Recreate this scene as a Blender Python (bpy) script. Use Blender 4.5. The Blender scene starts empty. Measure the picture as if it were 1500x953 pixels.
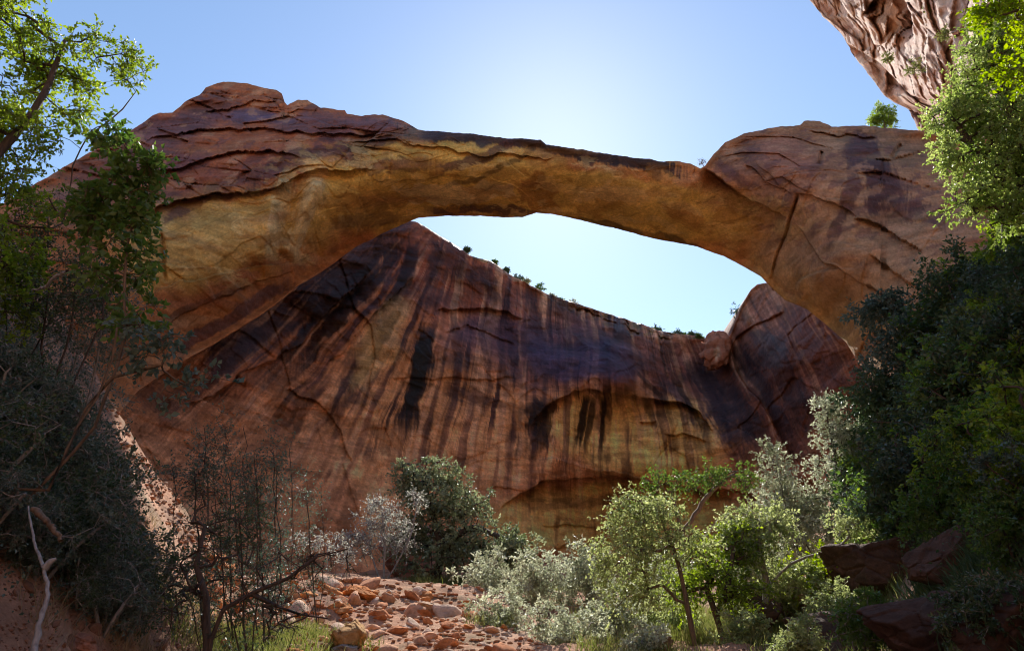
import bpy, math, random
import numpy as np
from math import radians, sin, cos, tan, pi
SC = bpy.context.scene
COL = SC.collection
rng = np.random.default_rng(7)
random.seed(7)

# ------------------------------------------------------------------ camera, sky, sun, exposure
PITCH = radians(23.5); F = 977.0; CAM = np.array([0., 0., 1.6])
cam = bpy.data.cameras.new('camera'); cam.sensor_width = 36.0; cam.lens = 36.0 * F / 1500.0
cam.clip_start = 0.1; cam.clip_end = 5000
co = bpy.data.objects.new('camera', cam); COL.objects.link(co)
co.location = CAM; co.rotation_euler = (pi / 2 + PITCH, 0, 0); SC.camera = co

def ray(px, py):
    px = np.asarray(px, float); py = np.asarray(py, float)
    X = (px - 750.) / F; Yc = (476.5 - py) / F
    d = np.stack([X, cos(PITCH) - Yc * sin(PITCH), sin(PITCH) + Yc * cos(PITCH)], -1)
    return d
def P(px, py, Y):
    d = ray(px, py)
    return CAM + d * (np.asarray(Y, float) / d[..., 1])[..., None]
def pxsize(px, py, Y):          # metres per photo pixel at that place
    d = ray(px, py); return float(np.linalg.norm(d) * Y / d[1]) / F

SUN = ray(812, 196); SUN = SUN / np.linalg.norm(SUN)
ELEV = math.asin(SUN[2]); AZ = math.atan2(SUN[0], SUN[1])
w = bpy.data.worlds.new('World'); SC.world = w; w.use_nodes = True
nt = w.node_tree; nt.nodes.clear()
sky = nt.nodes.new('ShaderNodeTexSky'); sky.sky_type = 'NISHITA'; sky.sun_disc = False
sky.sun_elevation = ELEV; sky.sun_rotation = AZ; sky.altitude = 1200
sky.air_density = 1.35; sky.dust_density = 0.42; sky.ozone_density = 2.4
bg = nt.nodes.new('ShaderNodeBackground'); bg.inputs[1].default_value = 0.12
wo = nt.nodes.new('ShaderNodeOutputWorld')
nt.links.new(sky.outputs[0], bg.inputs[0]); nt.links.new(bg.outputs[0], wo.inputs[0])
sl = bpy.data.lights.new('sun', 'SUN'); sl.energy = 4.6; sl.angle = radians(0.53); sl.color = (1, .95, .88)
so = bpy.data.objects.new('sun', sl); COL.objects.link(so)
from mathutils import Vector
so.rotation_euler = Vector(SUN).to_track_quat('Z', 'Y').to_euler(); so.location = (0, 0, 60)
SC.view_settings.view_transform = 'Standard'; SC.view_settings.look = 'None'
SC.view_settings.exposure = 0.68; SC.view_settings.gamma = 1.0
SC.cycles.use_denoising = True; SC.cycles.filter_width = 1.05
SC.cycles.max_bounces = 6; SC.cycles.diffuse_bounces = 4; SC.cycles.glossy_bounces = 2
SC.cycles.transmission_bounces = 4; SC.cycles.transparent_max_bounces = 4
SC.cycles.sample_clamp_indirect = 6.0
SC.cycles.use_adaptive_sampling = True; SC.cycles.adaptive_threshold = 0.02

# ------------------------------------------------------------------ helpers
def tag(o, label=None, cat=None, group=None, kind=None):
    for k, v in (('label', label), ('category', cat), ('group', group), ('kind', kind)):
        if v: o[k] = v
    return o

def obj(name, V, Fc, mat, parent=None, smooth=True, cols=None, uvs=None):
    """V (n,3) array; Fc (m,k) int array or list of such arrays."""
    me = bpy.data.meshes.new(name)
    if not isinstance(Fc, list): Fc = [Fc]
    Fc = [np.asarray(f, np.int32) for f in Fc if len(f)]
    V = np.asarray(V, np.float32)
    me.vertices.add(len(V)); me.vertices.foreach_set('co', V.ravel())
    loops = np.concatenate([f.ravel() for f in Fc])
    tot = np.concatenate([np.full(len(f), f.shape[1], np.int32) for f in Fc])
    start = np.concatenate([[0], np.cumsum(tot)[:-1]]).astype(np.int32)
    me.loops.add(len(loops)); me.loops.foreach_set('vertex_index', loops)
    me.polygons.add(len(tot)); me.polygons.foreach_set('loop_start', start)
    me.polygons.foreach_set('loop_total', tot)
    me.update(calc_edges=True); me.validate()
    if smooth: me.polygons.foreach_set('use_smooth', np.ones(len(me.polygons), bool))
    if cols is not None:
        a = me.color_attributes.new('Col', 'FLOAT_COLOR', 'POINT')
        c = np.ones((len(V), 4), np.float32); c[:, :3] = cols
        a.data.foreach_set('color', c.ravel())
    me.materials.append(mat)
    o = bpy.data.objects.new(name, me); COL.objects.link(o)
    if parent: o.parent = parent
    return o

def empty(name, loc=(0, 0, 0)):
    o = bpy.data.objects.new(name, None); COL.objects.link(o); o.location = loc
    o.empty_display_size = 0.3
    return o

# gradient noise
_perm = rng.permutation(512).astype(np.int64)
_g = rng.normal(size=(512, 3)); _g /= np.linalg.norm(_g, axis=1)[:, None]; _g = _g.astype(np.float32)
_perm = _perm.astype(np.int32)
def _h(i, j, k): return _perm[(_perm[(_perm[i & 511] + j) & 511] + k) & 511]
def noise(x, y, z=0.0):
    x, y, z = np.broadcast_arrays(np.asarray(x, np.float32), np.asarray(y, np.float32), np.asarray(z, np.float32))
    xi = np.floor(x).astype(np.int32); yi = np.floor(y).astype(np.int32); zi = np.floor(z).astype(np.int32)
    fx, fy, fz = x - xi, y - yi, z - zi
    u, v, t = [f * f * f * (f * (f * 6 - 15) + 10) for f in (fx, fy, fz)]
    r = 0
    for a in (0, 1):
        for b in (0, 1):
            for c in (0, 1):
                g = _g[_h(xi + a, yi + b, zi + c)]
                d = g[..., 0] * (fx - a) + g[..., 1] * (fy - b) + g[..., 2] * (fz - c)
                r = r + d * (u if a else 1 - u) * (v if b else 1 - v) * (t if c else 1 - t)
    return r * 1.5
def fbm(x, y, z=0.0, o=4, gain=.5):
    s = 0; a = 1; n = 0
    for k in range(o):
        s = s + a * noise(x * 2 ** k + 17.3 * k, y * 2 ** k + 5.1 * k, z * 2 ** k + 9.7 * k if not np.isscalar(z) else z * 2 ** k + 9.7 * k); n += a; a *= gain
    return s / n * 1.3
def sstep(a, b, x):
    t = np.clip((x - a) / (b - a), 0, 1); return t * t * (3 - 2 * t)
def facets(x, y, z, seed=0, jit=.85, tilt=.9):
    """broken blocks: per-cell tilted planes, distance to the cell edge, and a random tone per cell"""
    p = np.stack([x.ravel(), y.ravel(), z.ravel()], -1); pi_ = np.floor(p).astype(np.int64); n = len(p)
    f1 = np.full(n, 1e9); f2 = np.full(n, 1e9); h = np.zeros(n); tn = np.zeros(n)
    for a in (-1, 0, 1):
        for b in (-1, 0, 1):
            for c in (-1, 0, 1):
                q = pi_ + np.array([a, b, c]); k = _h(q[:, 0] + seed, q[:, 1], q[:, 2]); g = _g[k]
                d = p - (q + .5 + jit * np.clip(g * .5, -.5, .5)); r = (d * d).sum(1); m = r < f1
                f2 = np.where(m, f1, np.minimum(f2, r)); f1 = np.where(m, r, f1); g2 = _g[(k * 7 + 3) & 511]
                h = np.where(m, g2[:, 0] * .5 + tilt * (d * g2[:, [1, 2, 0]]).sum(1), h); tn = np.where(m, g2[:, 1], tn)
    e = np.sqrt(f2) - np.sqrt(f1); s = x.shape
    return h.reshape(s), e.reshape(s), tn.reshape(s)
def strata(W, fr=1.0, seed=0.):
    """fine cross-bedding lines in the stone"""
    x, y, z = W[..., 0], W[..., 1], W[..., 2]
    b = z * .9 + .35 * x + .15 * y + 3.5 * fbm(x * .05, y * .05, z * .05 + seed, 3)
    return noise(b * 1.1 * fr, x * .05, 1.5 + seed) * .6 + noise(b * 2.3 * fr, x * .1, 7.5) * .5
def steps(v, n, sharp=.12):      # terraces: slabs flaking off the wall
    q = v * n; f = np.floor(q); r = q - f
    return (f + sstep(1 - sharp, 1, r)) / n
def tps(ctrl, x, y, reg=1e-3):
    c = np.asarray(ctrl, float); X = c[:, :2] / 300.; d = c[:, 2]
    def U(r2): return .5 * r2 * np.log(r2 + 1e-9)
    K = U(((X[:, None] - X[None]) ** 2).sum(-1)); n = len(c)
    A = np.zeros((n + 3, n + 3)); A[:n, :n] = K + reg * np.eye(n)
    A[:n, n] = 1; A[:n, n + 1:] = X; A[n, :n] = 1; A[n + 1:, :n] = X.T
    wv = np.linalg.solve(A, np.concatenate([d, [0, 0, 0]]))
    sh = x.shape; q = np.stack([x.ravel(), y.ravel()], 1) / 300.
    out = wv[n] + q @ wv[n + 1:]
    for i in range(n): out = out + wv[i] * U(((q - X[i]) ** 2).sum(1))
    return out.reshape(sh)
def pline(px, py, pts):
    """distance to a polyline, signed side (positive = below when drawn left to right), parameter 0..1"""
    pts = np.asarray(pts, float); L = np.linalg.norm(np.diff(pts, axis=0), axis=1); T = L.sum(); acc = 0
    best = np.full(px.shape, 1e9); side = np.ones(px.shape); par = np.zeros(px.shape)
    for (a, b), l in zip(zip(pts[:-1], pts[1:]), L):
        dx, dy = (b - a) / l
        t = np.clip((px - a[0]) * dx + (py - a[1]) * dy, 0, l)
        qx = px - a[0] - t * dx; qy = py - a[1] - t * dy
        d = np.hypot(qx, qy); m = d < best
        best = np.where(m, d, best); side = np.where(m, np.sign(dx * qy - dy * qx + 1e-9), side)
        par = np.where(m, (acc + t) / T, par); acc += l
    return best, side, par
def ledge(px, py, pts, h, decay, taper=.15):
    """rock below the line stands back by h metres just under it and comes forward again over 'decay' pixels"""
    d, s, t = pline(px, py, pts)
    e = sstep(0, taper, t) * sstep(0, taper, 1 - t) if taper > 0 else 1
    on = np.where(s > 0, np.exp(-d / decay), 0)
    return h * on * e
def crack(px, py, pts, h, wd):
    d, s, t = pline(px, py, pts)
    return h * np.exp(-(d / wd) ** 2) * sstep(0, .12, t) * sstep(0, .12, 1 - t)
def blob(px, py, cx, cy, rx, ry, ang=0, soft=.35, rough=.5, fr=.02, seed=0.):
    a = radians(ang); x = px - cx; y = py - cy
    u = (x * cos(a) + y * sin(a)) / rx; v = (-x * sin(a) + y * cos(a)) / ry
    r = np.sqrt(u * u + v * v); m = r < 1 + soft + rough * .9; out = np.zeros(px.shape)
    if rough: r = r[m] + rough * fbm(px[m] * fr, py[m] * fr, seed + cx * .13, 4)
    else: r = r[m]
    out[m] = 1 - sstep(1 - soft, 1 + soft, r); return out
def stroke(px, py, pts, wd, soft=.5, rough=.6, fr=.03, fibre=0., taper=.1):
    xs_ = [p[0] for p in pts]; ys_ = [p[1] for p in pts]; g = wd * 3
    b = (px > min(xs_) - g) & (px < max(xs_) + g) & (py > min(ys_) - g) & (py < max(ys_) + g); out = np.zeros(px.shape); x, y = px[b], py[b]
    d, s, t = pline(x, y, pts); k = d < g; bi = np.flatnonzero(b.ravel())[k]; x, y, d, s, t = x[k], y[k], d[k], s[k], t[k]
    n = fbm(x * fr, y * fr, pts[0][0] * .07, 4)
    r = d / wd + rough * n * (1 + .6 * noise(x * fr * 4, y * fr * 2, 3.3)) + .25 * noise(x * .35, y * .05, 6.)
    soft = soft * .6
    if fibre: r = r + fibre * noise(s * d * .35, t * 6, pts[0][1] * .1)
    m = 1 - sstep(1 - soft, 1 + soft, r)
    if taper: m = m * sstep(0, taper, t + .04 * noise(x * .3, 0 * x, 2.)) * sstep(0, taper * 2.2, 1 - t + .12 * noise(x * .3, 0 * x, 5.))
    out.ravel()[bi] = m; return out
def mix(c, col, wgt):
    return c * (1 - wgt[..., None]) + np.asarray(col) * wgt[..., None]

# ------------------------------------------------------------------ materials
def newmat(name):
    m = bpy.data.materials.new(name); m.use_nodes = True; n = m.node_tree
    for x in list(n.nodes): n.nodes.remove(x)
    out = n.nodes.new('ShaderNodeOutputMaterial'); b = n.nodes.new('ShaderNodeBsdfPrincipled')
    n.links.new(b.outputs[0], out.inputs[0]); return m, n, b, out
def nn(n, t, **k):
    x = n.nodes.new(t)
    for a, v in k.items():
        if a.startswith('i_'): x.inputs[a[2:].replace('_', ' ')].default_value = v
        else: setattr(x, a, v)
    return x
def rock_mat(name, base=None, scale=1.0, rough=.75, bump=.4, var=.24, lo=.5):
    m, n, b, out = newmat(name); L = n.links.new
    geo = nn(n, 'ShaderNodeNewGeometry')
    tc = nn(n, 'ShaderNodeTexCoord')
    if base is None:
        c0 = nn(n, 'ShaderNodeVertexColor', layer_name='Col'); csock = c0.outputs[0]; co_ = geo.outputs['Position']
    else:
        c0 = nn(n, 'ShaderNodeRGB'); c0.outputs[0].default_value = (*base, 1); csock = c0.outputs[0]; co_ = geo.outputs['Position']
    n1 = nn(n, 'ShaderNodeTexNoise', i_Scale=.8 * scale, i_Detail=10.0, i_Roughness=.68); L(co_, n1.inputs['Vector'])
    n2 = nn(n, 'ShaderNodeTexNoise', i_Scale=5.0 * scale, i_Detail=10.0, i_Roughness=.78); L(co_, n2.inputs['Vector'])
    mp = nn(n, 'ShaderNodeMapping'); mp.inputs['Scale'].default_value = (.25, .25, 2.2)
    mp.inputs['Rotation'].default_value = (.12, -.18, .3); L(co_, mp.inputs['Vector'])
    n3 = nn(n, 'ShaderNodeTexNoise', i_Scale=.8 * scale, i_Detail=4.0, i_Roughness=.55, i_Distortion=.6); L(mp.outputs[0], n3.inputs['Vector'])
    r1 = nn(n, 'ShaderNodeMapRange'); r1.inputs[1].default_value = .3; r1.inputs[2].default_value = .7
    r1.inputs[3].default_value = 1 - var; r1.inputs[4].default_value = 1 + var; L(n1.outputs[0], r1.inputs[0])
    r2 = nn(n, 'ShaderNodeMapRange'); r2.inputs[1].default_value = .3; r2.inputs[2].default_value = .7
    r2.inputs[3].default_value = .68; r2.inputs[4].default_value = 1.32; L(n2.outputs[0], r2.inputs[0])
    r3 = nn(n, 'ShaderNodeMapRange'); r3.inputs[1].default_value = .35; r3.inputs[2].default_value = .65
    r3.inputs[3].default_value = .82; r3.inputs[4].default_value = 1.18; L(n3.outputs[0], r3.inputs[0])
    m1 = nn(n, 'ShaderNodeMath', operation='MULTIPLY'); L(r1.outputs[0], m1.inputs[0]); L(r2.outputs[0], m1.inputs[1])
    m2 = nn(n, 'ShaderNodeMath', operation='MULTIPLY'); L(m1.outputs[0], m2.inputs[0]); L(r3.outputs[0], m2.inputs[1])
    vm = nn(n, 'ShaderNodeVectorMath', operation='SCALE'); L(csock, vm.inputs[0]); L(m2.outputs[0], vm.inputs['Scale'])
    L(vm.outputs[0], b.inputs['Base Color'])
    b.inputs['Specular IOR Level'].default_value = .16
    # varnish (dark rock) is glossier
    bw = nn(n, 'ShaderNodeRGBToBW'); L(csock, bw.inputs[0])
    rr = nn(n, 'ShaderNodeMapRange'); rr.inputs[1].default_value = .04; rr.inputs[2].default_value = .25
    rr.inputs[3].default_value = lo; rr.inputs[4].default_value = rough + .1; L(bw.outputs[0], rr.inputs[0]); L(rr.outputs[0], b.inputs['Roughness'])
    ad = nn(n, 'ShaderNodeMath', operation='ADD'); L(n1.outputs[0], ad.inputs[0])
    s2 = nn(n, 'ShaderNodeMath', operation='MULTIPLY'); s2.inputs[1].default_value = .5; L(n2.outputs[0], s2.inputs[0]); L(s2.outputs[0], ad.inputs[1])
    bp = nn(n, 'ShaderNodeBump', i_Strength=bump, i_Distance=.5 / scale); L(ad.outputs[0], bp.inputs['Height']); L(bp.outputs[0], b.inputs['Normal'])
    return m
M_ROCK = rock_mat('sandstone')
M_SOIL = rock_mat('red_soil', None, 3.0, .9, .6, .3, .9)
M_BOULD = rock_mat('boulder_stone', None, 2.5, .85, .5, .3, .8)

def leaf_mat(name, col, col2, trans=.45, rough=.45, spec=.5):
    m, n, b, out = newmat(name); L = n.links.new
    at = nn(n, 'ShaderNodeVertexColor', layer_name='Col')
    mx = nn(n, 'ShaderNodeMix', data_type='RGBA'); mx.inputs[6].default_value = (*col, 1); mx.inputs[7].default_value = (*col2, 1)
    L(at.outputs[0], mx.inputs[0])
    oi = nn(n, 'ShaderNodeObjectInfo')
    L(mx.outputs[2], b.inputs['Base Color']); b.inputs['Roughness'].default_value = rough
    b.inputs['Specular IOR Level'].default_value = spec
    tr = nn(n, 'ShaderNodeBsdfTranslucent')
    hs = nn(n, 'ShaderNodeHueSaturation', i_Hue=.485, i_Saturation=1.15, i_Value=2.0); L(mx.outputs[2], hs.inputs['Color']); L(hs.outputs[0], tr.inputs[0])
    ms = nn(n, 'ShaderNodeMixShader'); ms.inputs[0].default_value = trans
    L(b.outputs[0], ms.inputs[1]); L(tr.outputs[0], ms.inputs[2]); L(ms.outputs[0], out.inputs[0])
    return m
LM = {
 'bright': leaf_mat('bright_leaf', (.08, .15, .02), (.26, .35, .06), .5, .42, .6),
 'sage': leaf_mat('sage_leaf', (.05, .085, .03), (.36, .41, .24), .3, .42, .9),
 'fresh': leaf_mat('fresh_leaf', (.10, .18, .03), (.36, .44, .16), .5, .42, .8),
 'mixed': leaf_mat('sunlit_leaf', (.12, .17, .05), (.44, .49, .24), .45, .45, .8),
 'yellow': leaf_mat('yellow_green_leaf', (.13, .22, .02), (.22, .3, .03), .6, .45),
 'mid':    leaf_mat('green_leaf', (.06, .13, .03), (.13, .21, .05), .4, .42),
 'silver': leaf_mat('silvery_leaf', (.10, .13, .06), (.60, .63, .47), .35, .45, .9),
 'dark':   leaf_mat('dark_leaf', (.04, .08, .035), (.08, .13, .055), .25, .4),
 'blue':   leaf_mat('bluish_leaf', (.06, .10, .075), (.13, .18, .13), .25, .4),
 'grey':   leaf_mat('grey_leaf', (.36, .38, .32), (.58, .58, .50), .3, .5),
 'grass':  leaf_mat('grass_blade', (.09, .14, .03), (.2, .2, .08), .4, .6),
 'dry':    leaf_mat('dry_grass', (.22, .17, .09), (.34, .27, .15), .3, .7),
}
def wood_mat(name, c):
    m, n, b, out = newmat(name); L = n.links.new
    tc = nn(n, 'ShaderNodeTexCoord'); mp = nn(n, 'ShaderNodeMapping'); mp.inputs['Scale'].default_value = (6, 6, 1.2)
    L(tc.outputs['Object'], mp.inputs[0]); t = nn(n, 'ShaderNodeTexNoise', i_Scale=4.0, i_Detail=6.0); L(mp.outputs[0], t.inputs['Vector'])
    r = nn(n, 'ShaderNodeValToRGB'); r.color_ramp.elements[0].position = .3; r.color_ramp.elements[1].position = .7
    r.color_ramp.elements[0].color = (*[v * .5 for v in c], 1); r.color_ramp.elements[1].color = (*[min(1, v * 1.3) for v in c], 1)
    L(t.outputs[0], r.inputs[0]); L(r.outputs[0], b.inputs['Base Color']); b.inputs['Roughness'].default_value = .85
    bp = nn(n, 'ShaderNodeBump', i_Strength=.6, i_Distance=.03); L(t.outputs[0], bp.inputs['Height']); L(bp.outputs[0], b.inputs['Normal'])
    return m
W_DARK = wood_mat('dark_bark', (.09, .065, .05)); W_BROWN = wood_mat('brown_bark', (.17, .12, .08))
W_GREY = wood_mat('grey_bark', (.30, .28, .25)); W_PALE = wood_mat('weathered_wood', (.30, .29, .28))
#@@ROCK
# ------------------------------------------------------------------ rock bodies: traced front, real depth and back
def body(px, py, D, noise_amp=.5, back=None, drop=1.0):
    """front grid (rows top to bottom, columns left to right) + a back that closes it"""
    base = P(px, py, D)
    return base

def grid_faces(nr, nc, off=0):
    i = np.arange(nr - 1)[:, None]; j = np.arange(nc - 1)[None]
    a = off + i * nc + j
    return np.stack([a, a + nc, a + nc + 1, a + 1], -1).reshape(-1, 4)

def rough_line(xs, pts, amp=3., fr=.03, seed=0.):
    pts = np.asarray(pts, float); y = np.interp(xs, pts[:, 0], pts[:, 1])
    return y + amp * fbm(xs * fr, np.zeros_like(xs) + seed, 3.3, 4, .6)

# shared displacement, in metres, from world position
def detail(W, slab=.9, fine=.35):
    x, y, z = W[..., 0], W[..., 1], W[..., 2]
    a = fbm(x * .06 + z * .05, y * .04, z * .10 - x * .04, 3)
    s = (a + .35 * steps(a * .5 + .5, 6, .07)) * slab * 1.6
    g = fbm(x * .10 - z * .06 + 31, y * .05, z * .07 + x * .05 + 7, 3)
    s = s + steps(g * .5 + .5, 7, .05) * slab * 1.1
    b = fbm(x * .35, y * .3, z * .35, 3, .5)
    c = fbm(x * .9 + z * .3, y * .8, z * 1.3, 2, .5)
    return s + b * fine + c * .09

# ---- the natural arch ----
TOP = [(-160,380),(0,302),(60,264),(100,241),(150,213),(200,186),(222,170),(232,166),(252,165),(275,146),(292,140),(302,128),(318,122),(333,120),(362,122),(388,130),(404,131),(413,137),(417,150),(421,155),(428,150),(436,145),(450,147),(470,158),(505,161),(508,167),(530,170),(560,167),(590,177),(612,190),(640,193),(700,197),(745,203),(775,203),(792,205),(800,212),(850,219),(900,227),(960,235),(972,237),(990,236),(1012,240),(1026,247),(1033,243),(1045,226),(1062,209),(1090,196),(1130,187),(1172,183),(1178,177),(1200,177),(1218,185),(1260,184),(1300,187),(1350,192),(1420,200),(1500,212),(1660,240)]
BOT = [(-160,900),(90,900),(110,800),(140,650),(200,575),(250,540),(300,512),(350,482),(400,450),(436,420),(480,392),(521,362),(573,336),(613,319),(650,316),(700,316),(740,318),(765,318),(776,314),(786,311),(810,314),(830,318),(900,334),(960,350),(1020,361),(1060,375),(1090,391),(1115,405),(1128,420),(1150,440),(1180,452),(1210,475),(1240,502),(1270,550),(1290,640),(1300,800),(1320,900),(1660,900)]
xs = np.concatenate([np.arange(-160, 0, 5.), np.arange(0, 1500, 1.5), np.arange(1500, 1661, 5.)])
top = rough_line(xs, TOP, 2.2, .05, 1.); bot = rough_line(xs, BOT, 1.6, .04, 7.)
NR = 290
t = np.linspace(0, 1, NR)[:, None]
PX = np.broadcast_to(xs, (NR, len(xs))).copy(); PY = top + (bot - top) * t
CT = [(-160,400,36),(-160,700,30),(0,310,38),(0,500,32),(0,700,29),(0,900,27),(100,245,43),(100,330,38),(100,420,36),(100,560,34),(100,800,30),
 (200,190,48),(200,290,43),(200,400,41),(200,500,42),(200,570,43),(300,128,53),(300,180,49),(300,270,45),(300,330,44.5),(300,400,45),(300,505,49),
 (370,124,54),(400,190,48),(400,270,46),(400,330,46.5),(400,440,52),(480,160,50),(480,200,46.5),(500,240,46.5),(500,300,49),(500,376,57),
 (600,187,48),(600,215,46),(600,240,46),(600,280,49.5),(600,325,56),(700,198,46),(700,220,45),(700,250,46),(700,285,49.5),(700,314,54),
 (800,213,45.3),(800,228,44.6),(800,245,45.2),(800,280,48.5),(800,312,52),(900,227,45),(900,243,44.5),(900,262,45.2),(900,300,48.5),(900,333,52),
 (1000,238,45),(1000,262,44.6),(1000,285,45.4),(1000,325,48.5),(1000,357,52),(1060,210,46),(1060,240,44.2),(1080,300,45.8),(1080,345,48.5),(1080,386,52),
 (1100,195,46),(1120,240,42.5),(1150,300,43),(1140,350,47),(1128,400,49),(1128,418,51),(1200,180,47),(1200,230,42),(1200,300,41),(1200,400,43),(1200,455,48),(1210,470,49),
 (1300,188,45),(1300,240,41),(1300,330,39.5),(1300,450,39.5),(1290,560,41),(1300,800,40),(1400,200,43),(1400,300,38),(1400,450,35),(1400,700,33),
 (1500,212,40),(1500,350,34),(1500,600,30),(1500,900,28),(1660,300,32),(1660,800,26)]
D = tps(CT, PX, PY)
wx = PX + 7 * fbm(PX * .012, PY * .012, 5.5); wy = PY + 7 * fbm(PX * .012, PY * .012, 9.5) + 4 * noise(PX * .045, PY * .02, 3.5) + 2 * noise(PX * .12, PY * .05, 3.5)
LED = [  # (line, height, decay)
 ([(150,345),(230,305),(290,287),(350,283),(400,276),(450,256),(500,248),(560,245)], 1.9, 60),
 ([(190,262),(240,250),(300,232),(350,222),(400,226),(450,238)], 1.3, 40),
 ([(200,208),(270,192),(330,188),(380,190),(430,196),(500,195),(580,200)], 1.2, 30),
 ([(290,166),(330,158),(370,150),(415,152)], .9, 22),
 ([(500,208),(560,206),(620,214),(700,228),(760,226),(820,232)], .9, 22),
 ([(195,450),(240,418),(300,405),(340,395),(400,385),(430,380)], -1.0, 30),
 ([(180,510),(240,470),(300,445),(350,425),(400,405),(440,385)], .9, 30),
 ([(1030,243),(1055,262),(1090,284),(1120,301),(1156,320)], 3.2, 55),
 ([(1160,278),(1190,285),(1220,300),(1260,318)], .6, 30),
 ([(1160,320),(1180,345),(1200,382),(1240,400),(1290,430),(1340,470)], .8, 45),
 ([(1245,318),(1270,325),(1300,340),(1360,375)], .8, 35),
 ([(1270,370),(1310,400),(1350,425),(1400,440)], .7, 30),
 ([(1180,190),(1230,200),(1290,205)], .7, 25),
 ([(530,262),(580,262),(650,256),(720,262)], .5, 24),
 ([(570,300),(640,292),(700,296),(760,306),(800,302)], .5, 18),
 ([(1090,238),(1120,262),(1160,282)], .6, 24)]
for l, h, dc in LED: D = D + ledge(wx, wy, l, h * (.62 if h < 3 else .8), dc)
D = D + crack(wx, wy, [(1168,276),(1164,300),(1158,320),(1150,350),(1136,380),(1130,410)], .7, 1.7)
D = D + crack(wx, wy, [(236,340),(238,380),(243,412)], .7, 2.5)
D = D + crack(wx, wy, [(1205,225),(1200,245)], .8, 2.5) + crack(wx, wy, [(1320,215),(1305,240)], .8, 2.5)
D = D + 1.0 * crack(wx, wy, [(418,250),(400,300),(380,385)], -1.0, 14) + crack(wx, wy, [(468,262),(448,310),(420,380)], -1.3, 12)
W = P(PX, PY, D)
edge = np.minimum((PY - top), (bot - PY)); fade = .25 + .75 * sstep(0, 14, edge)
uns = np.clip(blob(PX, PY, 900, 290, 330, 60, 8, rough=0.), 0, 1)
D = D + detail(W, .8, .35) * fade * (1 - .45 * uns) - .9
blk = np.clip(blob(PX, PY, 330, 200, 300, 90, -14, .4, .3) + .45 * blob(PX, PY, 1180, 225, 170, 50, 12, .5, .3) + .16, 0, 1) * (1 - .75 * uns)
x, y, z = W[..., 0], W[..., 1], W[..., 2]; zq = z + .3 * x + 1.2 * fbm(x * .08, y * .08, z * .08, 3)
h1, e1, tn1 = facets(x * .17, y * .10, zq * .34); h2, e2, tn2 = facets(x * .5, y * .4, zq * .9, 40)
patch = sstep(-.1, .35, fbm(PX * .006 + 4, PY * .014, 2.)); blk = blk * (.3 + .7 * patch)
D = D + blk * fade * (1.2 * h1 + .3 * np.exp(-(e1 / .03) ** 2) + (.30 * h2 + .06 * np.exp(-(e2 / .05) ** 2)) * (.5 + .8 * sstep(-.2, .3, fbm(PX * .01, PY * .02, 6.))))
W = P(PX, PY, D)
# colours: mineral tints of the rock itself
C = np.zeros(PX.shape + (3,)) + np.array([.42, .17, .065])
OCH = (.64, .42, .11); PALE = (.66, .50, .24); RED = (.36, .115, .055); VAR = (.085, .04, .04); BLK = (.03, .018, .016); PUR = (.15, .075, .085)
C = mix(C, RED, .8 * blob(wx, wy, 330, 210, 260, 90, -12))
C = mix(C, (.56, .36, .11), blob(wx, wy, 330, 350, 170, 70, -12, .3))
C = mix(C, (.36, .145, .05), blob(wx, wy, 300, 460, 200, 38, -28, .4))
C = mix(C, OCH, blob(wx, wy, 840, 282, 330, 58, 8, .25, .25))
C = mix(C, OCH, blob(wx, wy, 560, 280, 140, 60, -6, .3))
C = mix(C, (.50, .31, .105), blob(wx, wy, 1230, 420, 130, 90, 25, .4))
C = mix(C, PALE, .85 * blob(wx, wy, 660, 284, 88, 17, 2, .07, .9, .03)); C = mix(C, (.36, .17, .045), .75 * blob(wx, wy, 790, 285, 40, 22, 70, .1, .8, .04)); C = mix(C, (.34, .16, .05), .6 * blob(wx, wy, 1010, 310, 34, 14, 20, .15, .9, .04)); C = mix(C, (.36, .20, .06), .6 * blob(wx, wy, 530, 300, 70, 18, -5, .1, .9, .03))
C = mix(C, PALE, .85 * stroke(wx, wy, [(425,240),(412,290),(398,340),(392,385)], 12, .5, .6, fibre=.5))
C = mix(C, PALE, .9 * stroke(wx, wy, [(468,255),(450,300),(435,340),(420,375)], 14, .5, .6, fibre=.5))
C = mix(C, PALE, .5 * blob(wx, wy, 450, 240, 36, 16, 30, .3, .8, .05))
C = mix(C, PALE, .4 * blob(wx, wy, 900, 285, 50, 14, 0, .2, 1.2, .09))
C = mix(C, (.48, .19, .07), .8 * blob(wx, wy, 940, 250, 150, 14, 8, .4, .6, .05))
C = mix(C, (.40, .245, .14), .75 * blob(wx, wy, 1240, 300, 190, 120, 20, .4)); C = mix(C, (.26, .12, .075), .8 * blob(wx, wy, 1140, 235, 80, 45, 10, .4))
C = mix(C, (.42, .19, .12), .7 * blob(wx, wy, 1150, 230, 42, 26, 0, .3))
C = mix(C, (.43, .255, .14), .8 * blob(wx, wy, 1320, 390, 160, 100, 20, .4))
C = mix(C, (.22, .14, .085), .75 * blob(wx, wy, 1310, 215, 75, 28, 10, .4, .7))
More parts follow.
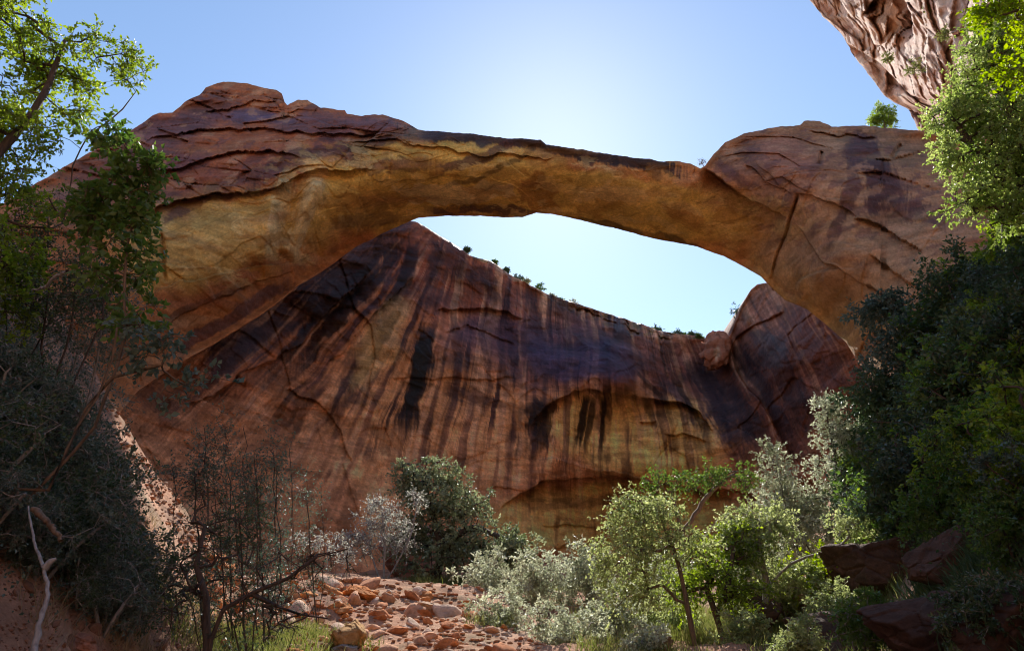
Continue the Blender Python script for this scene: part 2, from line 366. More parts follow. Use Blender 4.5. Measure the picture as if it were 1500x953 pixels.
# varnish along the top and in tilted bands
C = mix(C, PUR, .85 * blob(wx, wy, 520, 190, 130, 20, 4, .3, .5, .03))
C = mix(C, (.10, .085, .15), .8 * blob(wx, wy, 375, 172, 60, 11, 6, .3, .6))
C = mix(C, PUR, .8 * blob(wx, wy, 250, 190, 70, 22, -18, .3)); C = mix(C, PUR, .8 * blob(wx, wy, 255, 235, 60, 16, 2, .3))
C = mix(C, VAR, .6 * blob(wx, wy, 300, 155, 40, 14, -25, .3)); C = mix(C, (.17, .075, .06), .65 * blob(wx, wy, 170, 250, 110, 34, -25, .4)); C = mix(C, (.20, .08, .06), .6 * blob(wx, wy, 330, 262, 120, 18, -14, .4)); C = mix(C, (.045, .03, .03), .95 * stroke(wx, wy, [(590,190),(640,199),(700,204),(790,211),(850,225),(900,232),(960,242),(1010,248)], 10, .4, .5, .05, taper=.03))
for l, wd, k in [([(610,192),(560,210),(480,222),(430,232),(400,250),(345,290)], 9, .75), ([(760,205),(720,225),(680,240),(620,252)], 7, .8),
   ([(790,212),(760,232),(700,262),(640,275)], 4, .6), ([(500,215),(540,245),(600,240),(650,228)], 10, .6), ([(300,290),(350,262),(400,246)], 8, .5),
   ([(230,330),(300,292),(380,280),(440,276)], 6, .7), ([(856,222),(862,245)], 6, .8), ([(955,236),(962,255),(972,268)], 6, .8), ([(900,230),(905,246)], 4, .7),
   ([(980,246),(986,262)], 3, .7), ([(620,312),(700,310),(770,314),(810,312)], 7, .85), ([(820,318),(900,332),(1000,356),(1060,372)], 5, .7),
   ([(1235,205),(1262,222),(1285,250),(1300,285),(1292,305),(1330,300),(1352,282)], 22, .95), ([(1255,235),(1250,275),(1236,320),(1215,355),(1200,380)], 9, .75),
   ([(1330,300),(1370,310),(1400,330)], 14, .7), ([(1045,232),(1085,262),(1135,290)], 7, .6), ([(1075,215),(1110,250),(1160,275)], 4, .4),
   ([(480,330),(530,325),(600,322)], 10, .5), ([(250,520),(320,478),(380,440),(440,400)], 9, .8), ([(230,470),(300,440),(380,412)], 5, .6)]:
    C = mix(C, VAR if wd > 5 else BLK, k * stroke(wx, wy, l, wd, .5, .7, .04, .3))
C = C * (1 + .14 * blk * tn1 + .10 * blk * tn2 + .20 * strata(W, .8))[..., None]
fb = fbm(PX * .02, PY * .05, 2.); C = C * (1 + .22 * fb)[..., None]
fb2 = fbm(PX * .006 + PY * .004, PY * .03, 4., 5); C = mix(C, (.30, .12, .07), .45 * sstep(.12, .5, fb2)); C = mix(C, (.5, .33, .18), .35 * sstep(.15, .5, -fb2))
C = np.clip(C, .02, .75)
sp = fbm(wx * .022 + 3, wy * .05 + wx * .012, 21., 5, .6); up_ = np.clip(blob(PX, PY, 330, 205, 330, 95, -14, .3, .2) + blob(PX, PY, 1230, 270, 220, 110, 15, .3, .2), 0, 1)
C = mix(C, (.15, .065, .06), .55 * up_ * sstep(.16, .20, sp)); C = mix(C, (.52, .29, .17), .45 * up_ * sstep(.18, .22, -sp))
und = np.clip(blob(PX, PY, 800, 285, 400, 60, 6, .2, .2) + blob(PX, PY, 340, 350, 190, 70, -12, .2, .2), 0, 1); sq = fbm(wx * .016 + 9, wy * .035 - wx * .006, 27., 5, .62)
C = mix(C, (.40, .21, .05), .55 * und * sstep(.14, .18, sq)); C = mix(C, (.70, .52, .22), .40 * und * sstep(.17, .20, -sq))
ln = noise(wx * .03 + wy * .09, wy * .02, 33.) ; C = C * (1 - .35 * und * np.exp(-(ln / .035) ** 2) * sstep(0, .3, sp + .2))[..., None]
C = C * (1 + .16 * noise(PX * .25, PY * .35, 3.) + .12 * noise(PX * .5, PY * .6, 5.))[..., None]; C = np.clip(C, .02, .75)
Dc = D
# back: over the top, down behind, and under
tb = np.interp(xs, [-160, 400, 560, 620, 1030, 1120, 1300, 1660], [22, 24, 16, 7, 7, 14, 24, 24])
rows = [W]; cols = [C]
topP, botP = W[0], W[-1]
NB = 14
for k in range(1, NB):
    u = k / NB
    a = 1 - (1 - u) ** 2; 
    # ring section from top edge to the bottom edge through a bulged back
    yb = topP[:, 1] * (1 - u) + botP[:, 1] * u
    z = topP[:, 2] * (1 - u) + botP[:, 2] * u
    x = topP[:, 0] * (1 - u) + botP[:, 0] * u
    ext = np.maximum(tb - np.maximum(botP[:, 1] - topP[:, 1], 0) * .5, 1.0) * sin(pi * u) ** .6
    q = np.stack([x, yb, z], -1); dr = q - CAM; dr = dr / dr[:, 1:2]
    ext = ext + fbm(q[:, 0] * .3, q[:, 1] * .3, q[:, 2] * .3, 3) * .8 * sin(pi * u)
    q = q + dr * ext[:, None]      # goes back within the body's own width
    q[:, 2] += np.where(tb > 12, -.02, -.12) * ext * (1 - 2 * u) - .3 * sin(pi * u) * (1 - 2 * u)
    rows.append(q[None]); cols.append(np.broadcast_to(C[0] * (1 - u) + C[-1] * u, C[0].shape)[None])
rows.append(W[:1]); cols.append(C[:1])
Wall = np.concatenate([rows[0]] + [r for r in rows[1:]], 0); Call = np.concatenate(cols, 0)
# order: front rows go top -> bottom, the back rows must go bottom -> top
nb = NB - 1
Wall[NR:NR + nb] = Wall[NR:NR + nb][::-1].copy(); Call[NR:NR + nb] = Call[NR:NR + nb][::-1].copy()
arch = empty('natural_arch', (0, 46, 0))
tag(arch, 'huge sandstone arch spanning the whole alcove with an ochre underside', 'natural arch')
def part_cols(name, c0, c1, label, nrm):
    sub = Wall[:, c0:c1 + 1]; nr, nc = sub.shape[:2]
    V = sub.reshape(-1, 3) - np.array([0, 46, 0])
    o = obj(name, V, grid_faces(nr, nc), M_ROCK, arch, cols=Call[:, c0:c1 + 1].reshape(-1, 3))
    o.data.normals_split_custom_set_from_vertices(nrm[:, c0:c1 + 1].reshape(-1, 3).tolist())
    if label: o['label'] = label
    return o
def grid_normals(G):
    du = np.gradient(G, axis=1); dv = np.gradient(G, axis=0)
    n = np.cross(dv, du); n /= np.linalg.norm(n, axis=-1)[..., None] + 1e-12
    return n
NRM = grid_normals(Wall)
ca = int(np.searchsorted(xs, 560)); cb = int(np.searchsorted(xs, 1132))
part_cols('abutment', 0, ca, 'red and ochre banded rock massif with purple varnish', NRM)
part_cols('arch_span', ca, cb, 'slender rock span with yellow ochre underside', NRM)
part_cols('abutment', cb, len(xs) - 1, 'rounded brown rock shoulder with a dark varnish stain', NRM)

# ---- the alcove wall behind ----
RT = [(60,420),(500,300),(560,310),(590,318),(598,323),(606,324),(612,326),(622,332),(661,355),(689,374),(700,378),(721,383),(745,401),(785,421),(800,430),(842,443),(884,457),(920,468),(938,474),(968,485),(1000,489),(1027,492),(1040,500),(1056,502),(1068,494),(1072,486),(1082,460),(1090,440),(1100,424),(1110,416),(1125,413),(1145,420),(1200,430),(1300,440),(1420,470)]
xs2 = np.arange(60, 1420, 1.45); top2 = rough_line(xs2, RT, 2.0, .06, 11.); NR2 = 330
t2 = np.linspace(0, 1, NR2)[:, None] ** 1.0
QX = np.broadcast_to(xs2, (NR2, len(xs2))).copy(); QY = top2 + (905 - top2) * t2
CR = [(60,430,50),(60,700,42),(60,900,36),(150,600,45),(200,700,46),(200,900,40),(250,560,51),(350,500,55),(300,650,53),(300,880,44),(400,440,64),(350,800,50),(500,330,76),(500,420,68),(450,600,60),(450,850,52),
 (600,326,76),(600,450,70),(600,600,66),(600,850,58),(680,370,77),(700,450,75),(700,650,70),(700,850,62),(780,425,82),(800,550,77),(800,690,73),(740,780,68),(760,880,66),
 (900,465,86),(900,560,79),(900,600,83),(900,690,80),(900,720,82),(900,800,84),(900,880,80),(1000,495,90),(1000,600,82),(1000,690,83),(1000,780,84),(1050,540,92),(1100,420,80),(1110,520,78),(1120,650,74),(1120,850,70),
 (1200,440,66),(1200,600,64),(1250,700,60),(1250,900,54),(1420,500,52),(1420,880,48)]
E = tps(CR, QX, QY)
vx = QX + 8 * fbm(QX * .012, QY * .012, 15.5); vy = QY + 8 * fbm(QX * .012, QY * .012, 19.5) + 4 * noise(QX * .045, QY * .02, 8.5) + 2 * noise(QX * .12, QY * .05, 8.5)
# sloping sunlit rim behind the brow
rim = np.interp(xs2, [560, 600, 700, 760, 850, 900, 960, 1000, 1030, 1060], [0, 2, 3, 6, 17, 19, 16, 9, 4, 0]) * np.clip(1 + 1.1 * noise(xs2 * .035, 0 * xs2, 2.5) + .5 * noise(xs2 * .15, 0 * xs2, 2.5), .15, 1.6)
dt = QY - top2; rr_ = np.where(rim > 0, 1 - np.clip(dt / np.maximum(rim, .1), 0, 1), 0); E = E + rr_ * rim * .15
LR = [
 ([(775,640),(782,610),(800,590),(840,574),(880,572),(930,580),(990,590),(1020,605),(1050,640)], 2.6, 70),
 ([(728,752),(760,722),(800,703),(850,697),(900,700),(980,710),(1050,716),(1100,722)], 4.2, 75),
 ([(785,665),(830,672),(880,688),(940,700),(990,708)], -1.6, 22),
 ([(940,668),(900,630),(850,640),(800,660)], 0, 10),
 ([(634,458),(660,455),(700,453),(740,456),(770,466)], 1.4, 40),
 ([(350,546),(385,535),(410,520),(440,505),(470,470),(500,440),(540,400)], 1.8, 45),
 ([(270,590),(310,578),(345,556),(352,545)], 1.3, 40),
 ([(470,540),(500,520),(540,470),(580,430),(610,400)], 1.0, 40),
 ([(410,566),(440,580),(475,600),(500,640),(520,680)], .9, 30),
 ([(640,490),(680,480),(720,492),(760,510)], .5, 24),
 ([(970,640),(1000,636),(1040,650)], 1.0, 20),([(935,620),(962,618)], 1.0, 14),
 ([(1070,492),(1078,540),(1105,585),(1150,650),(1200,725)], -2.5, 60),
 ([(1075,500),(1110,470),(1150,452)], 1.0, 25),([(740,830),(820,800),(900,790),(1000,800)], 1.2, 30),
 ([(780,768),(850,770),(940,785)], .7, 16),
 ([(560,560),(600,552),(680,560),(760,548)], .5, 26)]
for l, h, dc in LR: E = E + ledge(vx, vy, l, h, dc)
Wr = P(QX, QY, E); fd2 = (.25 + .75 * sstep(0, 10, dt)); E = E + detail(Wr, 1.1, .4) * fd2 - 1.2
x, y, z = Wr[..., 0], Wr[..., 1], Wr[..., 2]; zq = z + .25 * x + 1.5 * fbm(x * .06, y * .06, z * .06, 3, 3)
h1, e1, tw1 = facets(x * .12 + z * .03, y * .07, zq * .10, 60); h2, e2, tw2 = facets(x * .34, y * .3, zq * .55, 80)
bw2 = .45 + .55 * blob(QX, QY, 400, 540, 220, 130, -25, .5, .4)
E = E + np.clip(rr_ * 3, 0, 1) * .9 * h2 + bw2 * fd2 * (1.0 * h1 + .10 * np.exp(-(e1 / .02) ** 2) + .20 * h2)
Wr = P(QX, QY, E)
def kk(x): return np.interp(x, [250, 400, 520, 640, 760, 900, 1000, 1100, 1200], [-1.15, -1.05, -.8, -.25, -.06, .05, .32, .55, .5])
s0 = vx.copy()
for _ in range(14): s0 = .5 * s0 + .5 * (vx - kk(s0) * (vy - 470))
G = np.zeros(QX.shape + (3,)) + np.array([.46, .21, .10])
G = mix(G, (.27, .08, .045), .9 * blob(vx, vy, 670, 400, 130, 70, 30, .4))
G = mix(G, (.34, .125, .055), .8 * blob(vx, vy, 420, 480, 160, 70, -35, .4))
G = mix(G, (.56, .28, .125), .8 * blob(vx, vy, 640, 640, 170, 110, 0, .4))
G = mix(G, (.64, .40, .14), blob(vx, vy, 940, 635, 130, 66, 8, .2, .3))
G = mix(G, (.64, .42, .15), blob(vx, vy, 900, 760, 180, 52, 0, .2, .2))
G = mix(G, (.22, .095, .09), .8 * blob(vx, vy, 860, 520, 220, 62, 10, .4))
G = mix(G, (.22, .075, .05), .8 * blob(vx, vy, 1150, 540, 110, 140, 0, .4))
G = mix(G, (.46, .20, .12), .8 * blob(vx, vy, 1105, 450, 34, 36, 0, .3))
G = mix(G, (.36, .19, .12), .85 * np.clip(rr_ * 3, 0, 1)); G = mix(G, (.2, .16, .07), .7 * np.clip(rr_ * 3, 0, 1) * sstep(0, .25, fbm(QX * .05, QY * .12, 4.)))
G = mix(G, (.10, .045, .03), .85 * stroke(vx, vy, [(300,525),(360,490),(420,455),(480,405),(540,365),(600,335)], 24, .4, .5, .02, 0., .05))  # shadow gap under the arch lip, painted dark into the wall colour
# run-off streaks hanging down the wall
sA = fbm(s0 * .055, vy * .0028, 1.2, 5, .62); sB = fbm(s0 * .16, vy * .006, 3.2, 4, .6)
zone = np.clip(blob(vx, vy, 720, 500, 460, 200, 8, .5, .5) , 0, 1)
sC = noise(s0 * .30, vy * .005, 5.2) + .5 * noise(s0 * .7, vy * .01, 8.2); sD = fbm(s0 * .09, vy * .002, 12., 4)
lenm = sstep(-.25, .25, fbm(s0 * .05, vy * .012, 31., 3))
G = mix(G, (.075, .03, .03), .92 * sstep(.10, .22, sA) * zone * (.35 + .65 * lenm)); G = mix(G, (.06, .028, .028), .7 * sstep(.35, .55, sC) * zone * lenm); G = mix(G, (.16, .072, .058), .7 * sstep(.08, .2, sD) * zone); G = mix(G, (.56, .33, .20), .5 * sstep(.14, .26, -sA) * (.4 + .6 * zone))
G = G * (1 + .5 * sB)[..., None]
for l, wd, c, k in [
   ([(632,468),(622,510),(612,560),(600,620),(588,668)], 13, BLK, .92), ([(772,580),(785,600),(780,640)], 12, BLK, .8), ([(800,575),(796,620),(780,668)], 14, BLK, .8),
   ([(860,575),(852,625),(842,665)], 6, BLK, .92), ([(872,578),(862,630),(856,672)], 4, BLK, .8), ([(886,576),(884,620),(878,676)], 3.5, BLK, .92), ([(948,585),(956,610),(964,640)], 5, BLK, .5),
   ([(775,470),(790,520),(800,575)], 16, (.12,.075,.09), .8), ([(700,470),(715,560),(700,640)], 5, VAR, .5), ([(730,470),(738,560),(742,600)], 5, VAR, .5),
   ([(640,570),(700,585),(760,600)], 9, VAR, .6), ([(600,350),(600,400),(570,460),(520,520),(480,590)], 9, (.09,.05,.05), .75), ([(560,350),(540,410),(480,480)], 9, BLK, .6),
   ([(585,360),(560,430),(500,500)], 5, (.10,.06,.08), .6), ([(620,400),(590,450),(545,520)], 5, VAR, .5), ([(1010,520),(1050,590),(1090,650),(1110,680)], 22, (.085,.06,.075), .8),
   ([(1040,545),(1090,610),(1130,670)], 14, (.07,.05,.06), .7), ([(960,540),(1000,590),(1030,650)], 5, (.12,.08,.10), .6), ([(930,540),(985,600)], 3, BLK, .6), ([(980,545),(1050,670)], 4, BLK, .6),
   ([(1110,480),(1150,560),(1190,640)], 20, VAR, .6), ([(300,550),(330,530),(370,495),(400,490)], 20, (.11,.075,.09), .85), ([(440,470),(480,430),(520,390),(560,352)], 18, (.08,.05,.045), .7),
   ([(590,345),(560,400),(500,460),(440,530),(400,575)], 11, BLK, .85), ([(610,350),(600,390),(570,440),(530,490)], 8, (.06,.03,.03), .85), ([(640,345),(640,390),(615,440)], 9, (.08,.035,.03), .8),
   ([(560,365),(500,430),(450,480),(400,540),(380,580)], 7, BLK, .8), ([(530,400),(480,450),(440,490)], 10, (.07,.04,.035), .8), ([(650,360),(690,400),(720,450)], 14, (.12,.045,.035), .7), ([(700,385),(720,420),(730,460)], 10, (.09,.035,.03), .7),
   ([(590,440),(560,500),(520,560),(490,620)], 7, BLK, .75), ([(540,500),(500,570),(470,640)], 5, VAR, .7), ([(660,460),(668,520),(664,600)], 6, VAR, .6), ([(745,470),(752,530),(756,570)], 8, (.08,.04,.045), .75), ([(820,430),(850,480),(880,500)], 14, (.12,.05,.05), .6),
   ([(770,420),(790,470),(800,520)], 9, (.08,.035,.035), .7), ([(900,470),(930,520),(960,560)], 10, (.10,.05,.055), .6), ([(618,490),(606,560),(592,640)], 7, (.02,.012,.012), .9), ([(880,470),(890,520),(885,560)], 6, (.08,.04,.05), .6), ([(1075,500),(1120,580),(1170,660)], 12, (.06,.04,.05), .75),
   ([(210,560),(240,600),(250,640)], 20, VAR, .4), ([(480,660),(500,600),(560,540)], 6, VAR, .5), ([(760,740),(860,735),(960,730)], 8, (.2,.12,.06), .5)]:
    G = mix(G, c, k * stroke(vx, vy, l, wd, .6, .85, .035, .5, .16))
G = mix(G, (.075, .07, .16), .8 * blob(vx, vy, 850, 525, 75, 26, 6, .4, .6)); G = mix(G, (.10, .075, .14), .5 * blob(vx, vy, 760, 500, 90, 40, 0, .5, .6))  # blue sky sheen on the varnish, painted into the colour
G = mix(G, PALE, .4 * blob(vx, vy, 560, 500, 26, 60, 25, .4, .9, .03)); G = mix(G, (.5, .32, .12), .35 * blob(vx, vy, 540, 520, 20, 40, 20, .4, .9, .05))
G = G * (1 + .10 * tw1 + .06 * tw2 + .16 * strata(Wr, .7, 3.))[..., None]
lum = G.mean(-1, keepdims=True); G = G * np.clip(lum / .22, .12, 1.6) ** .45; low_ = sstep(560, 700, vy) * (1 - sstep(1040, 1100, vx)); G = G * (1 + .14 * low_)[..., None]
sw = fbm(vx * .02, vy * .035, 41., 5, .62); G = G * (1 - .30 * sstep(.16, .20, sw) + .22 * sstep(.18, .21, -sw))[..., None]
G = G * (1 + .14 * noise(QX * .3, QY * .3, 3.) + .12 * noise(QX * .6, QY * .5, 5.))[..., None]; G = np.clip(G, .015, .75)
rows = []; cc = []
tp = Wr[0]
for k, (dy, dz) in enumerate([(45, -2), (45, -60)]):
    rows.append((tp + np.array([0, dy, dz]))[None]); cc.append(G[:1])
lowr = Wr[-1:] + np.array([0, 0, -6.0])
AW = np.concatenate([rows[1], rows[0]] + [(tp + (rows[0][0] - tp) * (1 - f) ** 1.3)[None] for f in (.3, .6, .85)] + [Wr, lowr], 0)
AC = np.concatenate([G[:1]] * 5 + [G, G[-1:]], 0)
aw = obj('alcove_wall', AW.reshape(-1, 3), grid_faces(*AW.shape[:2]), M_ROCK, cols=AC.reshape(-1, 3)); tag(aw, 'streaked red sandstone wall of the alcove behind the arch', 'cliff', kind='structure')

# ---- small fin standing in the dip of the rim ----
def fin():
    n = 90; m = 40; U, Vv = np.meshgrid(np.linspace(0, 2 * pi, n, endpoint=False), np.linspace(.02, pi - .02, m))
    d = np.stack([np.sin(Vv) * np.cos(U), np.sin(Vv) * np.sin(U), np.cos(Vv)], -1)
    h, e, tn = facets(d[..., 0] * 1.8 + 3, d[..., 1] * 1.8, d[..., 2] * 1.8)
    rr = 1 + .28 * h + .15 * fbm(d[..., 0] * 2, d[..., 1] * 2, d[..., 2] * 2, 4)
    hol = np.exp(-((d[..., 0] + .15) / .3) ** 2 - ((d[..., 2] + .35) / .5) ** 2) * (d[..., 1] < 0); rr = rr * (1 - .55 * hol)
    c0 = P(1049, 515, 86.5); V = d * rr[..., None] * np.array([2.0, 1.7, 2.6]); V[..., 0] += V[..., 2] * .12
    col = np.zeros(V.shape) + [.42, .18, .11]; col = mix(col, (.62, .45, .33), sstep(.25, .6, hol)); col = col * (1 + .2 * tn)[..., None]  # pale tint paints the bright gap into the hollow; no opening goes through
    i = np.arange(m - 1)[:, None]; j = np.arange(n)[None]
    Fq = np.stack([i * n + j, (i + 1) * n + j, (i + 1) * n + (j + 1) % n, i * n + (j + 1) % n], -1).reshape(-1, 4)
    o = obj('rock_fin', V.reshape(-1, 3), Fq, M_ROCK, cols=col.reshape(-1, 3), smooth=False); o.location = c0
    tag(o, 'small hollowed red rock fin standing in the dip of the rim', 'rock')
fin()

# ---- the sunlit cliff at upper right ----
LE = [(-160,1120),(0,1186),(25,1205),(50,1235),(75,1245),(105,1270),(135,1290),(150,1310),(160,1330),(190,1345),(260,1368)]
ys = np.arange(-160, 262, 2.2); le = np.interp(ys, [p[0] for p in LE], [p[1] for p in LE]) + 4 * fbm(ys * .05, 0 * ys, 2.2, 4, .6)
NC = 260; tt = np.linspace(0, 1, NC) ** 1.3
SX = le[:, None] + (1640 - le[:, None]) * tt; SY = np.broadcast_to(ys[:, None], SX.shape).copy()
Dd = np.interp(tt, [0, .12, .4, .7, 1], [104, 90, 64, 50, 42])[None] * np.ones_like(SX)
ux = SX + 8 * fbm(SX * .015, SY * .015, 25.5); uy = SY + 8 * fbm(SX * .015, SY * .015, 29.5)
Dd = Dd + ledge(ux, uy, [(1265,25),(1285,-10),(1320,-15),(1335,20),(1340,60)], 6, 34) + ledge(ux, uy, [(1240,60),(1290,95),(1330,130),(1370,150),(1400,150)], 5, 30) + ledge(ux, uy, [(1300,150),(1350,165),(1420,170)], 4, 40)
Wc = P(SX, SY, Dd)
x, y, z = Wc[..., 0], Wc[..., 1], Wc[..., 2]
q = fbm(x * .05 + y * .03, z * .035 - y * .02, 1.7, 4); fl = steps(q * .5 + .5, 12, .12) * 5.5 + 1.5 * fbm(y * .12, z * .12, 3., 4) + .5 * fbm(y * .5, z * .35, 6., 3)
Dd = Dd + fl * (.2 + .8 * sstep(0, .06, tt))[None] - 5
h1, e1, tk = facets(x * .06 + z * .05, y * .10 - z * .03, z * .10, 90); h2, e2, tk2 = facets(x * .2 + z * .1, y * .25, z * .25, 20)
Dd = Dd + (2.4 * h1 + .8 * np.exp(-(e1 / .04) ** 2) + 1.0 * h2) * (.2 + .8 * sstep(0, .06, tt))[None]
Wc = P(SX, SY, Dd)
K = np.zeros(SX.shape + (3,)) + np.array([.60, .42, .33]); kf = fbm(ux * .02 + uy * .02, uy * .06, 3., 5)
K = mix(K, (.38, .18, .12), .6 * sstep(.05, .4, kf)); K = mix(K, (.70, .56, .44), .5 * sstep(.05, .4, -kf)); K = mix(K, (.42, .2, .09), .8 * blob(ux, uy, 1300, 30, 30, 34, 0, .3)); K = mix(K, (.3, .12, .08), .8 * blob(ux, uy, 1370, 185, 60, 28, 0, .3))
bk = [Wc + 0]; 
back1 = Wc[:, :1] + np.array([14, 6, 0.]); back2 = Wc[:, :1] + np.array([60, 10, 0.])
CW = np.concatenate([back2, back1, Wc], 1); CK = np.concatenate([K[:, :1], K[:, :1], K], 1)
cl = obj('cliff', CW.reshape(-1, 3), grid_faces(*CW.shape[:2]), M_ROCK, cols=CK.reshape(-1, 3)); tag(cl, 'pale pink sunlit cliff towering behind the right shoulder of the arch', 'cliff', kind='structure')

# ---- canyon walls behind the camera (out of view; they throw the canyon's warm light back) ----
aa = np.linspace(radians(-30), radians(210), 120); zz = np.linspace(-2, 46, 30)
A, Z = np.meshgrid(aa, zz); R = 44 + Z * .22 + 3 * fbm(A * 6, Z * .05, 8., 4)
BX = R * np.cos(A) * 1.05; BY = -14 - R * np.sin(A) * .85
BW = np.stack([BX, BY, Z], -1)
BC = np.zeros(BW.shape) + np.array([.50, .28, .16]); BC = BC * (1 + .2 * fbm(A * 20, Z * .1, 2.))[..., None]
bw_ = obj('canyon_wall', BW.reshape(-1, 3), grid_faces(*BW.shape[:2])[:, ::-1], M_ROCK, cols=BC.reshape(-1, 3)); tag(bw_, 'red sandstone canyon wall behind the viewer', 'cliff', kind='structure')

# ------------------------------------------------------------------ ground
def ground_h(x, y):
    x = np.asarray(x, float); y = np.asarray(y, float)
    b = np.interp(y, [-60, 0, 8, 15, 30, 45, 60, 90], [0, 0, .35, .95, 2.2, 3.7, 5.2, 8.5])
    xl = np.interp(y, [-60, 0, 10, 20, 24, 32, 45, 90], [-1.4, -1.4, -3.9, -7.2, -9.5, -16, -24, -40])
    xr = np.interp(y, [-60, 0, 6, 10, 20, 30, 40, 90], [1.6, 1.8, 3.4, 4.8, 8.2, 11.5, 15.5, 33])
    L = np.maximum(xl - x, 0); Rr = np.maximum(x - xr, 0)
    bl = 1.3 * (np.sqrt(L * L + .5) - .707) ; br = 1.45 * (np.sqrt(Rr * Rr + 1.2) - 1.1)
    bl = np.where(bl > 16, 16 + (bl - 16) * .15, bl); br = np.where(br > 16, 16 + (br - 16) * .15, br)
    n = .35 * fbm(x * .25, y * .25, 1., 4) + .16 * fbm(x * 1.1, y * 1.1, 2., 5, .6)
    b = b + .9 * np.exp(-((x + 5.) / 4.5) ** 2 - ((y - 25) / 7.) ** 2) + .8 * np.exp(-((x + 9.) / 3.) ** 2 - ((y - 22) / 6.) ** 2)
    return b + bl + np.maximum(br, 0) + n * (1 + .8 * np.clip(L / 4, 0, 1.5))
def axis(lo, hi, segs):
    return np.unique(np.concatenate([np.arange(a, b, s) for a, b, s in segs] + [[hi]]))
gx = axis(-400, 400, [(-400, -60, 20), (-60, -26, 1.), (-26, 26, .16), (26, 60, 1.), (60, 400, 20)])
gy = axis(-400, 400, [(-400, -20, 20), (-20, 3, .8), (3, 34, .15), (34, 100, .6), (100, 400, 20)])
GX, GY = np.meshgrid(gx, gy); GZ = ground_h(GX, GY)
GC = np.zeros(GX.shape + (3,)) + np.array([.44, .24, .15]); gn = fbm(GX * .3, GY * .3, 5., 5)
GC = mix(GC, (.22, .115, .075), .7 * sstep(0, .5, gn)); GC = mix(GC, (.55, .38, .27), .6 * sstep(.05, .5, -gn))
GC = mix(GC, (.13, .12, .06), .5 * sstep(0., .4, fbm(GX * .5, GY * .5, 9., 4)))
gr = obj('ground', np.stack([GX, GY, GZ], -1).reshape(-1, 3), grid_faces(*GX.shape)[:, ::-1], M_SOIL, cols=GC.reshape(-1, 3)); tag(gr, 'red sandy canyon floor and banks', 'ground', kind='structure')
#@@PLANTS
# ------------------------------------------------------------------ plants
def norm(v): return v / (np.linalg.norm(v, axis=-1, keepdims=True) + 1e-9)
def tubes(paths, sides=5):
    """paths: list of (points (n,3), radii (n,))"""
    V = []; Fq = []; off = 0
    for pts, rad in paths:
        pts = np.asarray(pts, float); n = len(pts)
        if n < 2: continue
        tg = norm(np.gradient(pts, axis=0)); ref = np.array([.31, .22, .92]) if abs(tg[0][2]) < .9 else np.array([1., .1, 0])
        u = norm(np.cross(tg, ref)); v = np.cross(tg, u)
        k = sides if np.max(rad) > .02 else 3
        a = np.arange(k) * 2 * pi / k
        ring = pts[:, None] + np.asarray(rad)[:, None, None] * (u[:, None] * np.cos(a)[None, :, None] + v[:, None] * np.sin(a)[None, :, None])
        V.append(ring.reshape(-1, 3)); i = np.arange(n - 1)[:, None]; j = np.arange(k)[None]
        Fq.append(np.stack([off + i * k + j, off + i * k + (j + 1) % k, off + (i + 1) * k + (j + 1) % k, off + (i + 1) * k + j], -1).reshape(-1, 4)); off += n * k
    return np.concatenate(V), np.concatenate(Fq)
def leaves(pos, dirs, size, wid, r, up=.5):
    """each leaf: two quads folded along the midrib"""
    n = len(pos); d = norm(dirs + r.normal(0, .35, (n, 3)))
    nrm = norm(r.normal(0, .6, (n, 3)) + np.array([0, 0, up])); s = norm(np.cross(d, nrm)); nrm = np.cross(s, d)
    L = (size * r.uniform(.6, 1.25, n))[:, None]; Wd = L * wid
    a = pos; m = pos + d * L * .5; t_ = pos + d * L - nrm * L * .15
    l = m + s * Wd + nrm * Wd * .35; q = m - s * Wd + nrm * Wd * .35
    V = np.stack([a, l, t_, q], 1).reshape(-1, 3)
    i = np.arange(n)[:, None] * 4
    return V, np.concatenate([i, i + 1, i + 2], 1), np.concatenate([i, i + 2, i + 3], 1)
